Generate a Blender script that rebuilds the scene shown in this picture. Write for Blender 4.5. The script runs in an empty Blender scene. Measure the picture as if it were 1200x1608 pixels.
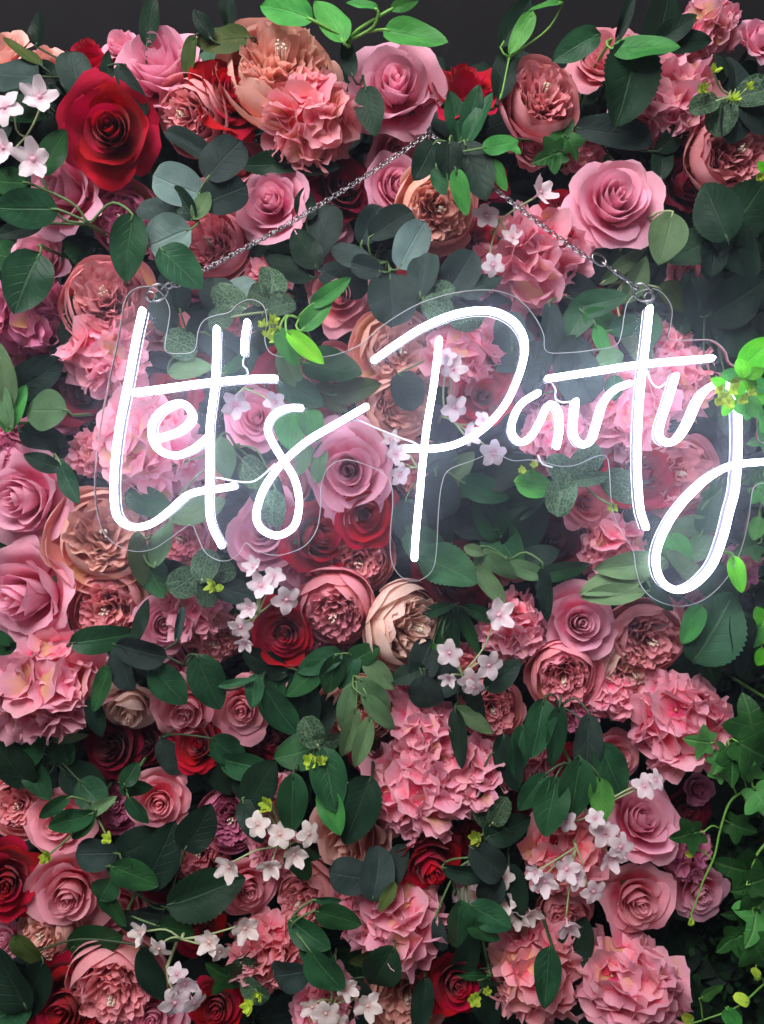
import bpy, math, random
import numpy as np
from mathutils import Vector, Matrix

# ------------------------------------------------------------------ camera, light, exposure
scene = bpy.context.scene
D = 0.80                      # camera distance to the bloom plane (y = 0), metres
PX = 1.0 / 1600.0             # metres per photo pixel on that plane
cam = bpy.data.cameras.new("camera")
camo = bpy.data.objects.new("camera", cam)
scene.collection.objects.link(camo)
cam.sensor_fit = 'HORIZONTAL'
cam.angle = 2 * math.atan(600 * PX / D)
cam.clip_start = 0.02
cam.clip_end = 50
camo.location = (0, -D, 0)
camo.rotation_euler = (math.radians(90), 0, 0)
scene.camera = camo

world = bpy.data.worlds.new("World")
scene.world = world
world.use_nodes = True
bg = world.node_tree.nodes["Background"]
bg.inputs[0].default_value = (0.97, 0.96, 1.0, 1)
bg.inputs[1].default_value = 0.14

def area_lamp(name, loc, target, size, power, col):
    l = bpy.data.lights.new(name, 'AREA')
    l.shape = 'DISK'
    l.size = size
    l.energy = power
    l.color = col
    o = bpy.data.objects.new(name, l)
    scene.collection.objects.link(o)
    o.location = loc
    o.rotation_euler = (Vector(target) - Vector(loc)).to_track_quat('-Z', 'Y').to_euler()
    return o
area_lamp("ceiling_light", (-0.45, -1.25, 1.25), (0, 0, 0.05), 1.20, 62, (1.0, 0.975, 0.98))

scene.view_settings.view_transform = 'Standard'
scene.view_settings.look = 'None'
scene.view_settings.gamma = 1.0
scene.view_settings.exposure = 0.0
scene.render.engine = 'CYCLES'
scene.cycles.max_bounces = 6
scene.cycles.diffuse_bounces = 5
scene.cycles.use_adaptive_sampling = True
scene.cycles.adaptive_threshold = 0.03
scene.cycles.adaptive_min_samples = 16
scene.cycles.volume_bounces = 0
scene.cycles.transmission_bounces = 4
scene.cycles.transparent_max_bounces = 10
scene.cycles.use_denoising = True
scene.cycles.sample_clamp_indirect = 4.0
scene.cycles.caustics_reflective = False
scene.cycles.caustics_refractive = False

COL = scene.collection
rnd = random.Random(11)
nrg = np.random.RandomState(5)
PANEL_Y = 0.075

def P(px, py, y=0.0):
    """photo pixel -> point on the vertical plane at depth y"""
    k = (D + y) / D * PX
    return Vector(((px - 600) * k, y, (804 - py) * k))
def S(y):
    return (D + y) / D * PX

# ------------------------------------------------------------------ helpers
def link(o, parent=None):
    COL.objects.link(o)
    if parent is not None:
        o.parent = parent
    return o

def tag(o, label=None, cat=None, group=None, kind=None):
    if label: o["label"] = label
    if cat: o["category"] = cat
    if group: o["group"] = group
    if kind: o["kind"] = kind
    return o

def mesh(name, verts, faces, lp=None, smooth=True, mat=None):
    me = bpy.data.meshes.new(name)
    me.from_pydata([tuple(map(float, v)) for v in verts], [], [tuple(map(int, f)) for f in faces])
    if lp is not None:
        a = me.attributes.new("lp", 'FLOAT_VECTOR', 'POINT')
        a.data.foreach_set("vector", np.asarray(lp, dtype=np.float32).ravel())
    if smooth:
        me.polygons.foreach_set("use_smooth", [True] * len(me.polygons))
    me.materials.append(mat)
    me.update()
    return me

def obj(name, me, mat=None, parent=None, mw=None):
    o = bpy.data.objects.new(name, me)
    link(o, parent)
    if mat is not None:
        s = o.material_slots[0]
        s.link = 'OBJECT'
        s.material = mat
    if mw is not None:
        o.matrix_local = mw
    return o

def empty(name, mw):
    o = bpy.data.objects.new(name, None)
    o.empty_display_size = 0.01
    link(o)
    o.matrix_local = mw
    return o

class MB:
    """collects vertices and faces of one mesh"""
    def __init__(self):
        self.v, self.f, self.lp = [], [], []
    def add(self, v, f, lp=None):
        n = len(self.v)
        self.v.extend(v)
        self.f.extend([tuple(i + n for i in q) for q in f])
        self.lp.extend(lp if lp is not None else [(0, 0, 0)] * len(v))
    def mesh(self, name, **k):
        return mesh(name, self.v, self.f, self.lp, **k)

_gf = {}
def grid_faces(nu, nv):
    if (nu, nv) not in _gf:
        _gf[nu, nv] = [(j * (nu + 1) + i, j * (nu + 1) + i + 1, (j + 1) * (nu + 1) + i + 1, (j + 1) * (nu + 1) + i)
                       for j in range(nv) for i in range(nu)]
    return _gf[nu, nv]

def tube(mb, pts, radii, n=6, caps=True, lp=(0, 0, 0)):
    """tapered tube along points"""
    pts = [Vector(p) for p in pts]
    vs, fs = [], []
    up = Vector((0.31, 0.2, 0.93))
    for i, p in enumerate(pts):
        t = (pts[min(i + 1, len(pts) - 1)] - pts[max(i - 1, 0)]).normalized()
        if abs(t.dot(up)) > 0.95: up = Vector((0.9, 0.3, -0.1))
        a = t.cross(up).normalized(); b = t.cross(a)
        up = -b if (-b).length > 0 else up
        r = radii[i] if hasattr(radii, '__len__') else radii
        for k in range(n):
            w = 2 * math.pi * k / n
            vs.append(p + a * (r * math.cos(w)) + b * (r * math.sin(w)))
    for i in range(len(pts) - 1):
        for k in range(n):
            fs.append((i * n + k, i * n + (k + 1) % n, (i + 1) * n + (k + 1) % n, (i + 1) * n + k))
    if caps:
        fs.append(tuple(range(n - 1, -1, -1)))
        fs.append(tuple(range((len(pts) - 1) * n, len(pts) * n)))
    mb.add(vs, fs, [lp] * len(vs))

def catmull(pts, step):
    pts = [Vector(p) for p in pts]
    if len(pts) == 2:
        n = max(2, int((pts[1] - pts[0]).length / step))
        return [pts[0].lerp(pts[1], i / n) for i in range(n + 1)]
    q = [pts[0] * 2 - pts[1]] + pts + [pts[-1] * 2 - pts[-2]]
    dense = []
    for i in range(1, len(q) - 2):
        p0, p1, p2, p3 = q[i - 1:i + 3]
        for k in range(16):
            t = k / 16
            dense.append(0.5 * ((2 * p1) + (p2 - p0) * t + (2 * p0 - 5 * p1 + 4 * p2 - p3) * t * t + (3 * p1 - p0 - 3 * p2 + p3) * t ** 3))
    dense.append(pts[-1])
    L = [0.0]
    for a, b in zip(dense, dense[1:]): L.append(L[-1] + (b - a).length)
    n = max(2, int(round(L[-1] / step)))
    out, j = [], 0
    for i in range(n + 1):
        s = L[-1] * i / n
        while j < len(L) - 2 and L[j + 1] < s: j += 1
        w = (s - L[j]) / max(1e-9, L[j + 1] - L[j])
        out.append(dense[j].lerp(dense[j + 1], min(1, max(0, w))))
    return out

# ------------------------------------------------------------------ materials
class NT:
    def __init__(self, name):
        self.m = bpy.data.materials.new(name)
        self.m.use_nodes = True
        self.t = self.m.node_tree
        self.t.nodes.clear()
        self.out = self.n('ShaderNodeOutputMaterial')
    def n(self, kind, **k):
        x = self.t.nodes.new(kind)
        for a, b in k.items(): setattr(x, a, b)
        return x
    def l(self, a, b): self.t.links.new(a, b)
    def val(self, s, v):
        if hasattr(v, 'links') or isinstance(v, bpy.types.NodeSocket): self.l(v, s)
        else:
            if isinstance(v, (tuple, list)) and len(v) == 3 and s.type == 'RGBA': v = (*v, 1)
            s.default_value = v
    def math(self, op, a, b=0.0, clamp=False):
        x = self.n('ShaderNodeMath', operation=op, use_clamp=clamp)
        self.val(x.inputs[0], a); self.val(x.inputs[1], b)
        return x.outputs[0]
    def mix(self, f, a, b, blend='MIX'):
        x = self.n('ShaderNodeMix', data_type='RGBA', blend_type=blend)
        self.val(x.inputs['Factor'], f); self.val(x.inputs[6], a); self.val(x.inputs[7], b)
        return x.outputs[2]
    def ramp(self, f, a, b):
        x = self.n('ShaderNodeMapRange', interpolation_type='SMOOTHSTEP')
        self.val(x.inputs[0], f); x.inputs[1].default_value = a; x.inputs[2].default_value = b
        return x.outputs[0]
    def lp(self):
        a = self.n('ShaderNodeAttribute', attribute_name='lp')
        s = self.n('ShaderNodeSeparateXYZ')
        self.l(a.outputs['Vector'], s.inputs[0])
        return a.outputs['Vector'], s.outputs[0], s.outputs[1], s.outputs[2]
    def noise(self, vec, scale, detail=3, rough=0.55):
        x = self.n('ShaderNodeTexNoise')
        if vec is not None: self.l(vec, x.inputs['Vector'])
        x.inputs['Scale'].default_value = scale; x.inputs['Detail'].default_value = detail
        x.inputs['Roughness'].default_value = rough
        return x.outputs['Fac']
    def vmul(self, vec, m):
        x = self.n('ShaderNodeVectorMath', operation='MULTIPLY')
        self.l(vec, x.inputs[0]); x.inputs[1].default_value = m
        return x.outputs[0]
    def bump(self, h, strength, dist=0.001):
        x = self.n('ShaderNodeBump')
        x.inputs['Strength'].default_value = strength; x.inputs['Distance'].default_value = dist
        self.l(h, x.inputs['Height'])
        return x.outputs[0]
    def leafy(self, col, rough, trans, normal=None, sheen=0.0, spec=0.3, tcol=None):
        p = self.n('ShaderNodeBsdfPrincipled')
        self.val(p.inputs['Base Color'], col); self.val(p.inputs['Roughness'], rough)
        p.inputs['Specular IOR Level'].default_value = spec
        p.inputs['Sheen Weight'].default_value = sheen
        t = self.n('ShaderNodeBsdfTranslucent'); self.val(t.inputs[0], tcol if tcol is not None else col)
        if normal is not None: self.l(normal, p.inputs['Normal'])
        m = self.n('ShaderNodeMixShader'); m.inputs[0].default_value = trans
        self.l(p.outputs[0], m.inputs[1]); self.l(t.outputs[0], m.inputs[2])
        self.l(m.outputs[0], self.out.inputs[0])
        return self.m

def petal_mat(name, deep, tip, lo=0.25, hi=0.95, tint=None, tintp=0.0, edge=None):
    n = NT(name)
    vec, u, v, r = n.lp()
    oi = n.n('ShaderNodeObjectInfo')
    vv = n.math('ADD', v, n.math('MULTIPLY', n.math('SUBTRACT', n.noise(n.vmul(vec, (2.2, 1.6, 37.0)), 1.0, 2), 0.5), 0.55))
    f = n.ramp(vv, lo, hi)
    col = n.mix(f, deep, tip)
    if tint is not None:                                   # some petals dyed another shade near their base
        who = n.math('GREATER_THAN', n.math('FRACT', n.math('ADD', n.math('MULTIPLY', oi.outputs['Random'], 7.3), n.math('MULTIPLY', r, 3.1))), 1 - tintp)
        soft = n.math('MULTIPLY', who, n.ramp(vv, 0.98, 0.25))
        col = n.mix(n.math('MULTIPLY', soft, 0.8), col, tint)
    if edge is not None:
        col = n.mix(n.math('MULTIPLY', n.ramp(v, 0.86, 1.0), 0.55), col, edge)
    streak = n.noise(n.vmul(vec, (16.0, 1.3, 53.0)), 1.0, 3)
    hs = n.n('ShaderNodeHueSaturation')
    n.l(col, hs.inputs['Color'])
    n.val(hs.inputs['Value'], n.math('ADD', 0.80, n.math('ADD', n.math('MULTIPLY', streak, 0.20), n.math('MULTIPLY', oi.outputs['Random'], 0.2))))
    n.val(hs.inputs['Hue'], n.math('ADD', 0.492, n.math('MULTIPLY', r, 0.016)))
    n.val(hs.inputs['Saturation'], n.math('ADD', 1.03, n.math('MULTIPLY', n.noise(n.vmul(vec, (1.0, 1.0, 11.0)), 2.0, 2), 0.2)))
    nb = n.bump(streak, 0.22, 0.0010)
    return n.leafy(hs.outputs[0], 0.75, 0.36, nb, sheen=0.12, spec=0.18)

PAL = {
    'lp': ((0.84, 0.16, 0.29), (0.92, 0.49, 0.61)),
    'pk': ((0.84, 0.14, 0.2), (0.92, 0.44, 0.5)),
    'rd': ((0.2, 0.003, 0.012), (0.5, 0.013, 0.036)),
    'dr': ((0.09, 0.002, 0.01), (0.22, 0.007, 0.026)),
    'du': ((0.78, 0.21, 0.24), (0.9, 0.46, 0.49)),
    'pe': ((0.86, 0.33, 0.28), (0.92, 0.57, 0.5)),
    'cr': ((0.84, 0.44, 0.37), (0.91, 0.69, 0.61)),
    'mv': ((0.5, 0.09, 0.2), (0.76, 0.3, 0.46)),
    'hy': ((0.86, 0.16, 0.26), (0.92, 0.48, 0.57)),
    'co': ((0.85, 0.16, 0.22), (0.92, 0.45, 0.49)),
    'wh': ((0.74, 0.4, 0.5), (0.86, 0.73, 0.76)),
}
PM = {}
for k, (d, t) in PAL.items():
    PM['rose', k] = petal_mat('rose_petal_' + k, d, t, 0.12, 0.75, edge=tuple(min(.9, .8 * x + .16) for x in t) if k not in ('rd', 'dr') else None)
    PM['peony', k] = petal_mat('peony_petal_' + k, d, t, 0.15, 0.9, (.84, .56, .26), 0.18)
    PM['hydrangea', k] = petal_mat('hydrangea_petal_' + k, d, t, 0.0, 0.8, (.86, .60, .34), 0.15, edge=tuple(min(.9, .75 * x + .2) for x in t))
    PM['inner', k] = petal_mat('inner_petal_' + k, tuple(x * 1.0 for x in d), tuple(.15 * x + .85 * y for x, y in zip(d, t)), 0.05, 0.8, (.88, .62, .42), 0.16, edge=t)
PM['blossom'] = petal_mat('blossom_petal', (.78, .48, .56), (.88, .77, .80), 0.0, 0.4)
PM['blossom_cream'] = petal_mat('blossom_petal_cream', (.76, .54, .50), (.88, .79, .75), 0.0, 0.4)

def leaf_mat(name, a, b, vein, rough=0.45, trans=0.15, kind='plain', veinw=0.5, spec=0.13, ns=7):
    n = NT(name)
    vec, u, v, r = n.lp()
    oi = n.n('ShaderNodeObjectInfo')
    au = n.math('ABSOLUTE', u)
    blot = n.noise(n.vmul(vec, (1.2, 1.6, 17.0)), 1.3, 3)
    col = n.mix(n.ramp(blot, 0.3, 0.7), a, b)
    mid = n.ramp(au, 0.075, 0.015)
    if kind == 'net':
        vo = n.n('ShaderNodeTexVoronoi', feature='DISTANCE_TO_EDGE')
        vo.inputs['Scale'].default_value = 4.2
        n.l(n.vmul(vec, (1.0, 1.9, 5.0)), vo.inputs['Vector'])
        side = n.ramp(vo.outputs['Distance'], 0.11, 0.02)
    else:
        ph = n.math('FRACT', n.math('MULTIPLY', n.math('SUBTRACT', v, n.math('MULTIPLY', au, 0.28)), float(ns)))
        side = n.math('MULTIPLY', n.ramp(n.math('ABSOLUTE', n.math('SUBTRACT', ph, 0.5)), 0.10, 0.0), n.ramp(au, 1.0, 0.3))
        side = n.math('MULTIPLY', side, 0.5)
    vm = n.math('MAXIMUM', mid, side)
    col = n.mix(n.math('MULTIPLY', vm, veinw), col, vein)
    hs = n.n('ShaderNodeHueSaturation')
    n.l(col, hs.inputs['Color'])
    n.val(hs.inputs['Value'], n.math('ADD', 0.7, n.math('MULTIPLY', oi.outputs['Random'], 0.6)))
    n.val(hs.inputs['Hue'], n.math('ADD', 0.485, n.math('MULTIPLY', r, 0.03)))
    fine = n.noise(n.vmul(vec, (9.0, 9.0, 3.0)), 2.0, 4)
    h = n.math('SUBTRACT', n.math('MULTIPLY', fine, 0.35), vm)
    nb = n.bump(h, 0.45, 0.0012)
    rg = n.math('ADD', rough - 0.08, n.math('MULTIPLY', fine, 0.2))
    return n.leafy(hs.outputs[0], rg, trans, nb, spec=spec)

LM = {
    'euc':  leaf_mat('eucalyptus_leaf', (0.019, 0.0358, 0.0295), (0.0316, 0.0506, 0.0443), (0.0632, 0.0885, 0.0759), 0.6, 0.08, veinw=0.34, ns=6),
    'pal':  leaf_mat('eucalyptus_leaf_pale', (0.1615, 0.2665, 0.2342), (0.2342, 0.3392, 0.3068), (0.2907, 0.3715, 0.3392), 0.6, 0.12, veinw=0.38, ns=6),
    'fic':  leaf_mat('glossy_leaf', (0.0131, 0.0545, 0.0217), (0.0217, 0.087, 0.0326), (0.0726, 0.1741, 0.0726), 0.36, 0.12, veinw=0.41),
    'bri':  leaf_mat('bright_leaf', (0.0468, 0.2244, 0.042), (0.0842, 0.3179, 0.0655), (0.1496, 0.3927, 0.1122), 0.4, 0.28, veinw=0.38),
    'neo':  leaf_mat('vivid_leaf', (.10, .50, .02), (.17, .62, .03), (.3, .7, .1), 0.4, 0.3, veinw=.4),
    'sof':  leaf_mat('soft_leaf', (0.081, 0.1619, 0.0689), (0.1214, 0.2186, 0.0971), (0.1781, 0.2752, 0.1458), 0.55, 0.2, veinw=0.30),
    'oli':  leaf_mat('olive_leaf', (0.0416, 0.0714, 0.0167), (0.0654, 0.0952, 0.0238), (0.1011, 0.1309, 0.0476), 0.5, 0.18, veinw=0.34),
    'ros':  leaf_mat('rose_leaf', (0.0067, 0.0251, 0.0122), (0.0122, 0.0391, 0.0179), (0.0391, 0.0838, 0.0391), 0.5, 0.08, veinw=0.38, ns=9),
    'rog':  leaf_mat('rose_leaf_green', (0.022, 0.0734, 0.033), (0.0367, 0.1099, 0.0477), (0.0953, 0.1907, 0.0953), 0.5, 0.12, veinw=0.41, ns=9),
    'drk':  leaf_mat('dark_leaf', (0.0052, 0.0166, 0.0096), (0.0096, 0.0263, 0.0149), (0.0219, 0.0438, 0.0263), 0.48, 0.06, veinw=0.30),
    'fit':  leaf_mat('veined_leaf', (0.027, 0.066, 0.033), (0.045, 0.096, 0.048), (0.144, 0.216, 0.132), 0.5, 0.12, 'net', .75),
    'ivy':  leaf_mat('ivy_leaf', (0.012, 0.06, 0.0132), (0.024, 0.096, 0.021), (0.078, 0.18, 0.06), 0.42, 0.14, veinw=0.38, ns=4),
    'ivb':  leaf_mat('ivy_leaf_bright', (.07, .30, .07), (.12, .40, .10), (.24, .5, .18), 0.42, 0.22, veinw=.45, ns=4),
    'lim':  leaf_mat('lime_bud', (.36, .52, .04), (.5, .62, .07), (.6, .7, .2), 0.45, 0.25, veinw=.3),
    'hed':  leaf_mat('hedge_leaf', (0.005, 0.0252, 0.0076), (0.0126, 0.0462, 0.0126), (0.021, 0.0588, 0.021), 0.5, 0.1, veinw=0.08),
}
def plain(name, col, rough=0.5, metal=0.0, spec=0.4, nscale=60, amt=0.25, bump=0.2):
    n = NT(name)
    tc = n.n('ShaderNodeTexCoord')
    f = n.noise(tc.outputs['Object'], nscale, 4)
    c = n.mix(n.math('MULTIPLY', f, amt), col, tuple(x * .35 for x in col))
    p = n.n('ShaderNodeBsdfPrincipled')
    n.l(c, p.inputs['Base Color']); p.inputs['Metallic'].default_value = metal
    n.val(p.inputs['Roughness'], n.math('ADD', rough - .08, n.math('MULTIPLY', f, .2)))
    p.inputs['Specular IOR Level'].default_value = spec
    n.l(n.bump(f, bump, 0.001), p.inputs['Normal'])
    n.l(p.outputs[0], n.out.inputs[0])
    return n.m
M_STEM = plain('stem_green', (.10, .19, .06), .55)
M_STEMD = plain('stem_dark', (.035, .075, .03), .55)
M_STEMB = plain('stem_bright', (.16, .38, .06), .5)
M_STEMP = plain('stem_pale', (.34, .42, .20), .55)
M_BEAD = plain('stamen_bead', (.80, .70, .55), .35, spec=.6, amt=.1)
M_METAL = plain('chain_steel', (.34, .33, .34), .26, 1.0, nscale=400, amt=.5, bump=.05)
M_WALL = plain('dark_wall_paint', (.012, .011, .012), .9, spec=.08, nscale=9, amt=.35, bump=.1)
M_PANEL = plain('backing_mesh_green', (.010, .020, .010), .9, nscale=80)

# ------------------------------------------------------------------ petals and bloom prototypes
def bez(p, t):
    p = np.asarray(p, float)
    s = 1 - t
    return [s ** 3 * p[0][k] + 3 * s * s * t * p[1][k] + 3 * s * t * t * p[2][k] + t ** 3 * p[3][k] for k in (0, 1)]

def wrap_petal(phi, hw, prof, R, curl, ruf, rg, nu=8, nv=8, notch=0.0, point=0.03):
    u = np.linspace(-1, 1, nu + 1); v = np.linspace(0, 1, nv + 1)
    U, V = np.meshgrid(u, v)
    t = V * (1 - 0.22 * np.abs(U) ** 2.6)
    if notch:
        t = t * (1 - notch * np.exp(-(U / .22) ** 2) * V ** 3)
    r, z = bez(prof, t)
    w = (0.30 + 0.70 * np.sin(np.pi / 2 * np.minimum(1, V * 1.45))) * (1 - 0.16 * V ** 5)
    a = phi + U * hw * w
    k = np.clip((t - .66) / .34, 0, 1) ** 1.7
    c = curl * (.40 + .75 * np.abs(U) ** 1.6) * (1 + .5 * np.sin(U * 2.3 + rg.uniform(0, 6)))
    r = r + c * k * R * .26
    z = z - c * k * R * .20 + point * R * k * np.exp(-(U / .35) ** 2)
    f1, f2 = rg.uniform(3, 5), rg.uniform(6, 9)
    p1, p2, p3 = rg.uniform(0, 6.3, 3)
    r = r * (1 + .05 * U) + ruf * R * V ** 2 * (.7 * np.sin(U * f1 + p1) + .45 * np.sin(U * f2 + p2))
    z = z + ruf * R * V ** 2 * (.6 * np.sin(U * f1 * 1.3 + p3) + .4 * np.cos(U * f2 + p1))
    X, Y = r * np.cos(a), r * np.sin(a)
    pr = rg.uniform()
    vs = np.stack([X, Y, z], -1).reshape(-1, 3)
    lp = np.stack([U, V, np.full_like(U, pr)], -1).reshape(-1, 3)
    return vs.tolist(), grid_faces(nu, nv), lp.tolist()

def calyx(mb, z=-.45):
    n = 10
    rings = [(.03, z - .22), (.10, z - .14), (.15, z), (.20, z + .1)]
    vs, fs = [], []
    for (r, zz) in rings:
        for k in range(n):
            w = 2 * math.pi * k / n
            vs.append((r * math.cos(w), r * math.sin(w), zz))
    for i in range(3):
        for k in range(n):
            fs.append((i * n + k, i * n + (k + 1) % n, (i + 1) * n + (k + 1) % n, (i + 1) * n + k))
    mb.add(vs, fs)
    for q in range(5):                       # sepals
        a = q * 2 * math.pi / 5
        v2 = []
        for j, (rr, zz, ww) in enumerate([(.16, z + .02, .09), (.36, z + .02, .12), (.55, z + .14, .07), (.68, z + .22, .005)]):
            for s in (-1, 1):
                v2.append((rr * math.cos(a) - s * ww * math.sin(a), rr * math.sin(a) + s * ww * math.cos(a), zz))
        mb.add(v2, [(0, 1, 3, 2), (2, 3, 5, 4), (4, 5, 7, 6)])

def rose_proto(seed, tight=1.0, open_=1.0):
    rg = np.random.RandomState(seed)
    outer, inner = [], MB()
    rows = [(2, .07, 130, .64, .15, .0), (2, .14, 120, .65, .35, .0), (3, .23, 108, .62, .55, .012), (3, .345, 96, .57, .75, .020),
            (4, .50, 80, .47, 1.05, .036), (4, .72, 70, .30, 1.45, .056), (5, .96, 58, .06, 1.4, .072)]
    ph = rg.uniform(0, 6)
    for ri, (n, R, hw, z, curl, ruf) in enumerate(rows):
        R *= tight if ri < 5 else 1
        ph += rg.uniform(.3, .9)
        for i in range(n):
            a = ph + 2 * math.pi * (i + rg.uniform(-.12, .12)) / n
            Ri = R * rg.uniform(.90, 1.12); zi = z + rg.uniform(-.05, .05) * (ri > 2) + .06 * math.sin(a - ph)
            o = open_ * (ri / 6.0)
            prof = [(.04, -.42), (Ri * (.75 + .1 * o) + .06, -.40), (Ri * (.93 - .02 * o), -.02 + .25 * zi), (Ri * (1.0 + .06 * o), zi)]
            pv = wrap_petal(a, math.radians(hw * rg.uniform(.92, 1.08)), prof, max(R, .3), curl * rg.uniform(.6, 1.35), ruf, rg,
                            nu=9, nv=8, point=.12 if ri > 3 else .02)
            off = rg.uniform(-.035, .035, 2) * (1.2 if ri < 5 else .6)
            pv = ([[q[0] + off[0], q[1] + off[1], q[2]] for q in pv[0]], pv[1], pv[2])
            if ri < 4: inner.add(*pv)
            else: outer.append(pv)
    cal = MB(); calyx(cal)
    return dict(kind='rose', inner=inner.mesh('rose_heart'), outer=[mesh('rose_petal', *p) for p in outer], calyx=cal.mesh('calyx'))

def peony_proto(seed, full=1.0):
    rg = np.random.RandomState(seed)
    outer, inner, beads = [], MB(), MB()
    rows = [(5, .72, 62, .30, -.25), (5, .87, 62, .20, -.15), (6, 1.0, 54, .02, .25)]
    ph = rg.uniform(0, 6)
    for ri, (n, R, hw, z, curl) in enumerate(rows):
        ph += rg.uniform(.3, .9)
        for i in range(n):
            a = ph + 2 * math.pi * (i + rg.uniform(-.15, .15)) / n
            Ri = R * rg.uniform(.93, 1.08); zi = z + rg.uniform(-.06, .06)
            prof = [(.05, -.50), (Ri * 1.02, -.56), (Ri * 1.12, -.05 + .2 * zi), (Ri * (.86 + .14 * (ri == 2)), zi)]
            outer.append(wrap_petal(a, math.radians(hw * rg.uniform(.9, 1.12)), prof, Ri, curl * rg.uniform(.3, 1.4), .026, rg,
                                    nu=10, nv=8, notch=rg.choice([0, .06, .12]), point=0))
    # ruffled heart: many small standing petals, gathered in folds
    for i in range(64):
        rr = .60 * math.sqrt((i + .6) / 64.0)
        a = i * 2.39996 + rg.uniform(-.3, .3)
        nu, nv = 5, 4
        u = np.linspace(-1, 1, nu + 1); v = np.linspace(0, 1, nv + 1)
        U, V = np.meshgrid(u, v)
        wd = rg.uniform(.13, .21); h = rg.uniform(.56, .74) * (1.0 - .30 * rr)
        lean = .10 + .55 * rr + rg.uniform(-.12, .12)
        turn = a + rg.uniform(-.7, .7)
        q1, q2 = rg.uniform(0, 6.3, 2)
        half = wd * (.45 + .55 * np.sin(np.pi / 2 * np.minimum(1, V * 1.5)))
        tp = V * (1 - .22 * np.abs(U) ** 2.2 - .07 * np.sin(U * 6 + q1) * V)
        out = lean * h * tp ** 1.5 + .055 * V * np.sin(U * 4.2 + q1) - .10 * wd * U ** 2 * 3
        out = out + .06 * np.clip(tp - .7, 0, 1) / .3 * rg.uniform(-.3, 1.2)
        s = half * U
        bx, by = rr * math.cos(a) * .8, rr * math.sin(a) * .8
        X = bx + out * math.cos(turn) - s * math.sin(turn)
        Y = by + out * math.sin(turn) + s * math.cos(turn)
        Z = -.22 + h * tp + .02 * np.sin(U * 7 + q2) * V
        vs = np.stack([X, Y, Z], -1).reshape(-1, 3).tolist()
        inner.add(vs, grid_faces(nu, nv), np.stack([U, V, np.full_like(U, rg.uniform())], -1).reshape(-1, 3).tolist())
    for i in range(11):
        a = rg.uniform(0, 6.3); rr = .11 * math.sqrt(rg.uniform())
        c = Vector((rr * math.cos(a) + .02, rr * math.sin(a), .44 + rg.uniform(-.05, .05)))
        tube(beads, [c - Vector((0, 0, .4)), c], .008, 4, lp=(0, .2, 0))
        ball(beads, c, .024)
    cal = MB(); calyx(cal, -.52)
    return dict(kind='peony', inner=inner.mesh('peony_heart'), outer=[mesh('peony_petal', *p) for p in outer], calyx=cal.mesh('calyx'),
                beads=beads.mesh('stamens', mat=M_BEAD))

def ball(mb, c, r, n=6, m=4, sc=(1, 1, 1)):
    vs, fs = [], []
    for j in range(m + 1):
        th = math.pi * j / m
        for i in range(n):
            w = 2 * math.pi * i / n
            vs.append((c[0] + sc[0] * r * math.sin(th) * math.cos(w), c[1] + sc[1] * r * math.sin(th) * math.sin(w), c[2] + sc[2] * r * math.cos(th)))
    for j in range(m):
        for i in range(n):
            fs.append((j * n + i, (j + 1) * n + i, (j + 1) * n + (i + 1) % n, j * n + (i + 1) % n))
    mb.add(vs, fs, [(0, .5, .5)] * len(vs))

def flat_petal(mb, az, length, half, cup, ruf, rg, nu=6, nv=5, r0=.04, droop=0.0):
    u = np.linspace(-1, 1, nu + 1); v = np.linspace(0, 1, nv + 1)
    U, V = np.meshgrid(u, v)
    hw = half * (.16 + .84 * np.sin(np.pi * .5 * np.minimum(1, V * 1.55)) ** 1.2) * (1 - .12 * V ** 4)
    t = V * (1 - .36 * np.abs(U) ** 2.4)
    q = rg.uniform(0, 6.3, 3)
    s = hw * U
    r = r0 + length * t
    z = cup * (t ** 1.5) * length - droop * t ** 3 * length + .16 * half * U ** 2 * rg.uniform(-.5, 1.4)
    z = z + ruf * V ** 1.3 * (np.sin(U * 3.6 + q[0]) + .7 * np.sin(U * 7.5 + q[1]) * V + .5 * np.sin(V * 5 + q[2]))
    r = r + ruf * .8 * V ** 2 * np.sin(U * 6.1 + q[2])
    X = r * math.cos(az) - s * math.sin(az)
    Y = r * math.sin(az) + s * math.cos(az)
    mb.add(np.stack([X, Y, z], -1).reshape(-1, 3).tolist(), grid_faces(nu, nv),
           np.stack([U, V, np.full_like(U, rg.uniform())], -1).reshape(-1, 3).tolist())

def floret_mesh(seed):
    rg = np.random.RandomState(seed)
    mb = MB()
    a0 = rg.uniform(0, 6)
    for k in range(4):
        flat_petal(mb, a0 + k * math.pi / 2 + rg.uniform(-.22, .22), rg.uniform(.40, .54), rg.uniform(.30, .40), rg.uniform(.10, .85), rg.uniform(.028, .055), rg, 7, 6)
    if seed % 3 == 0:
        for k in range(2):
            flat_petal(mb, rg.uniform(0, 6), .36, .28, rg.uniform(.9, 1.5), .05, rg)
    ball(mb, (0, 0, .02), .035)
    tube(mb, [(0, 0, 0), (0, 0, -.35)], .02, 4)
    return mb.mesh('floret')

ROSES = [rose_proto(3), rose_proto(17, .92), rose_proto(29, 1.12), rose_proto(41, 1.0), rose_proto(57, .80, .7), rose_proto(63, .88, 1.2)]
PEONIES = [peony_proto(5), peony_proto(8), peony_proto(13)]
FLORETS = [floret_mesh(s) for s in range(9)]
HUBM = MB(); ball(HUBM, (0, 0, 0), .5, 10, 6); HUB = HUBM.mesh('hub')

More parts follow.
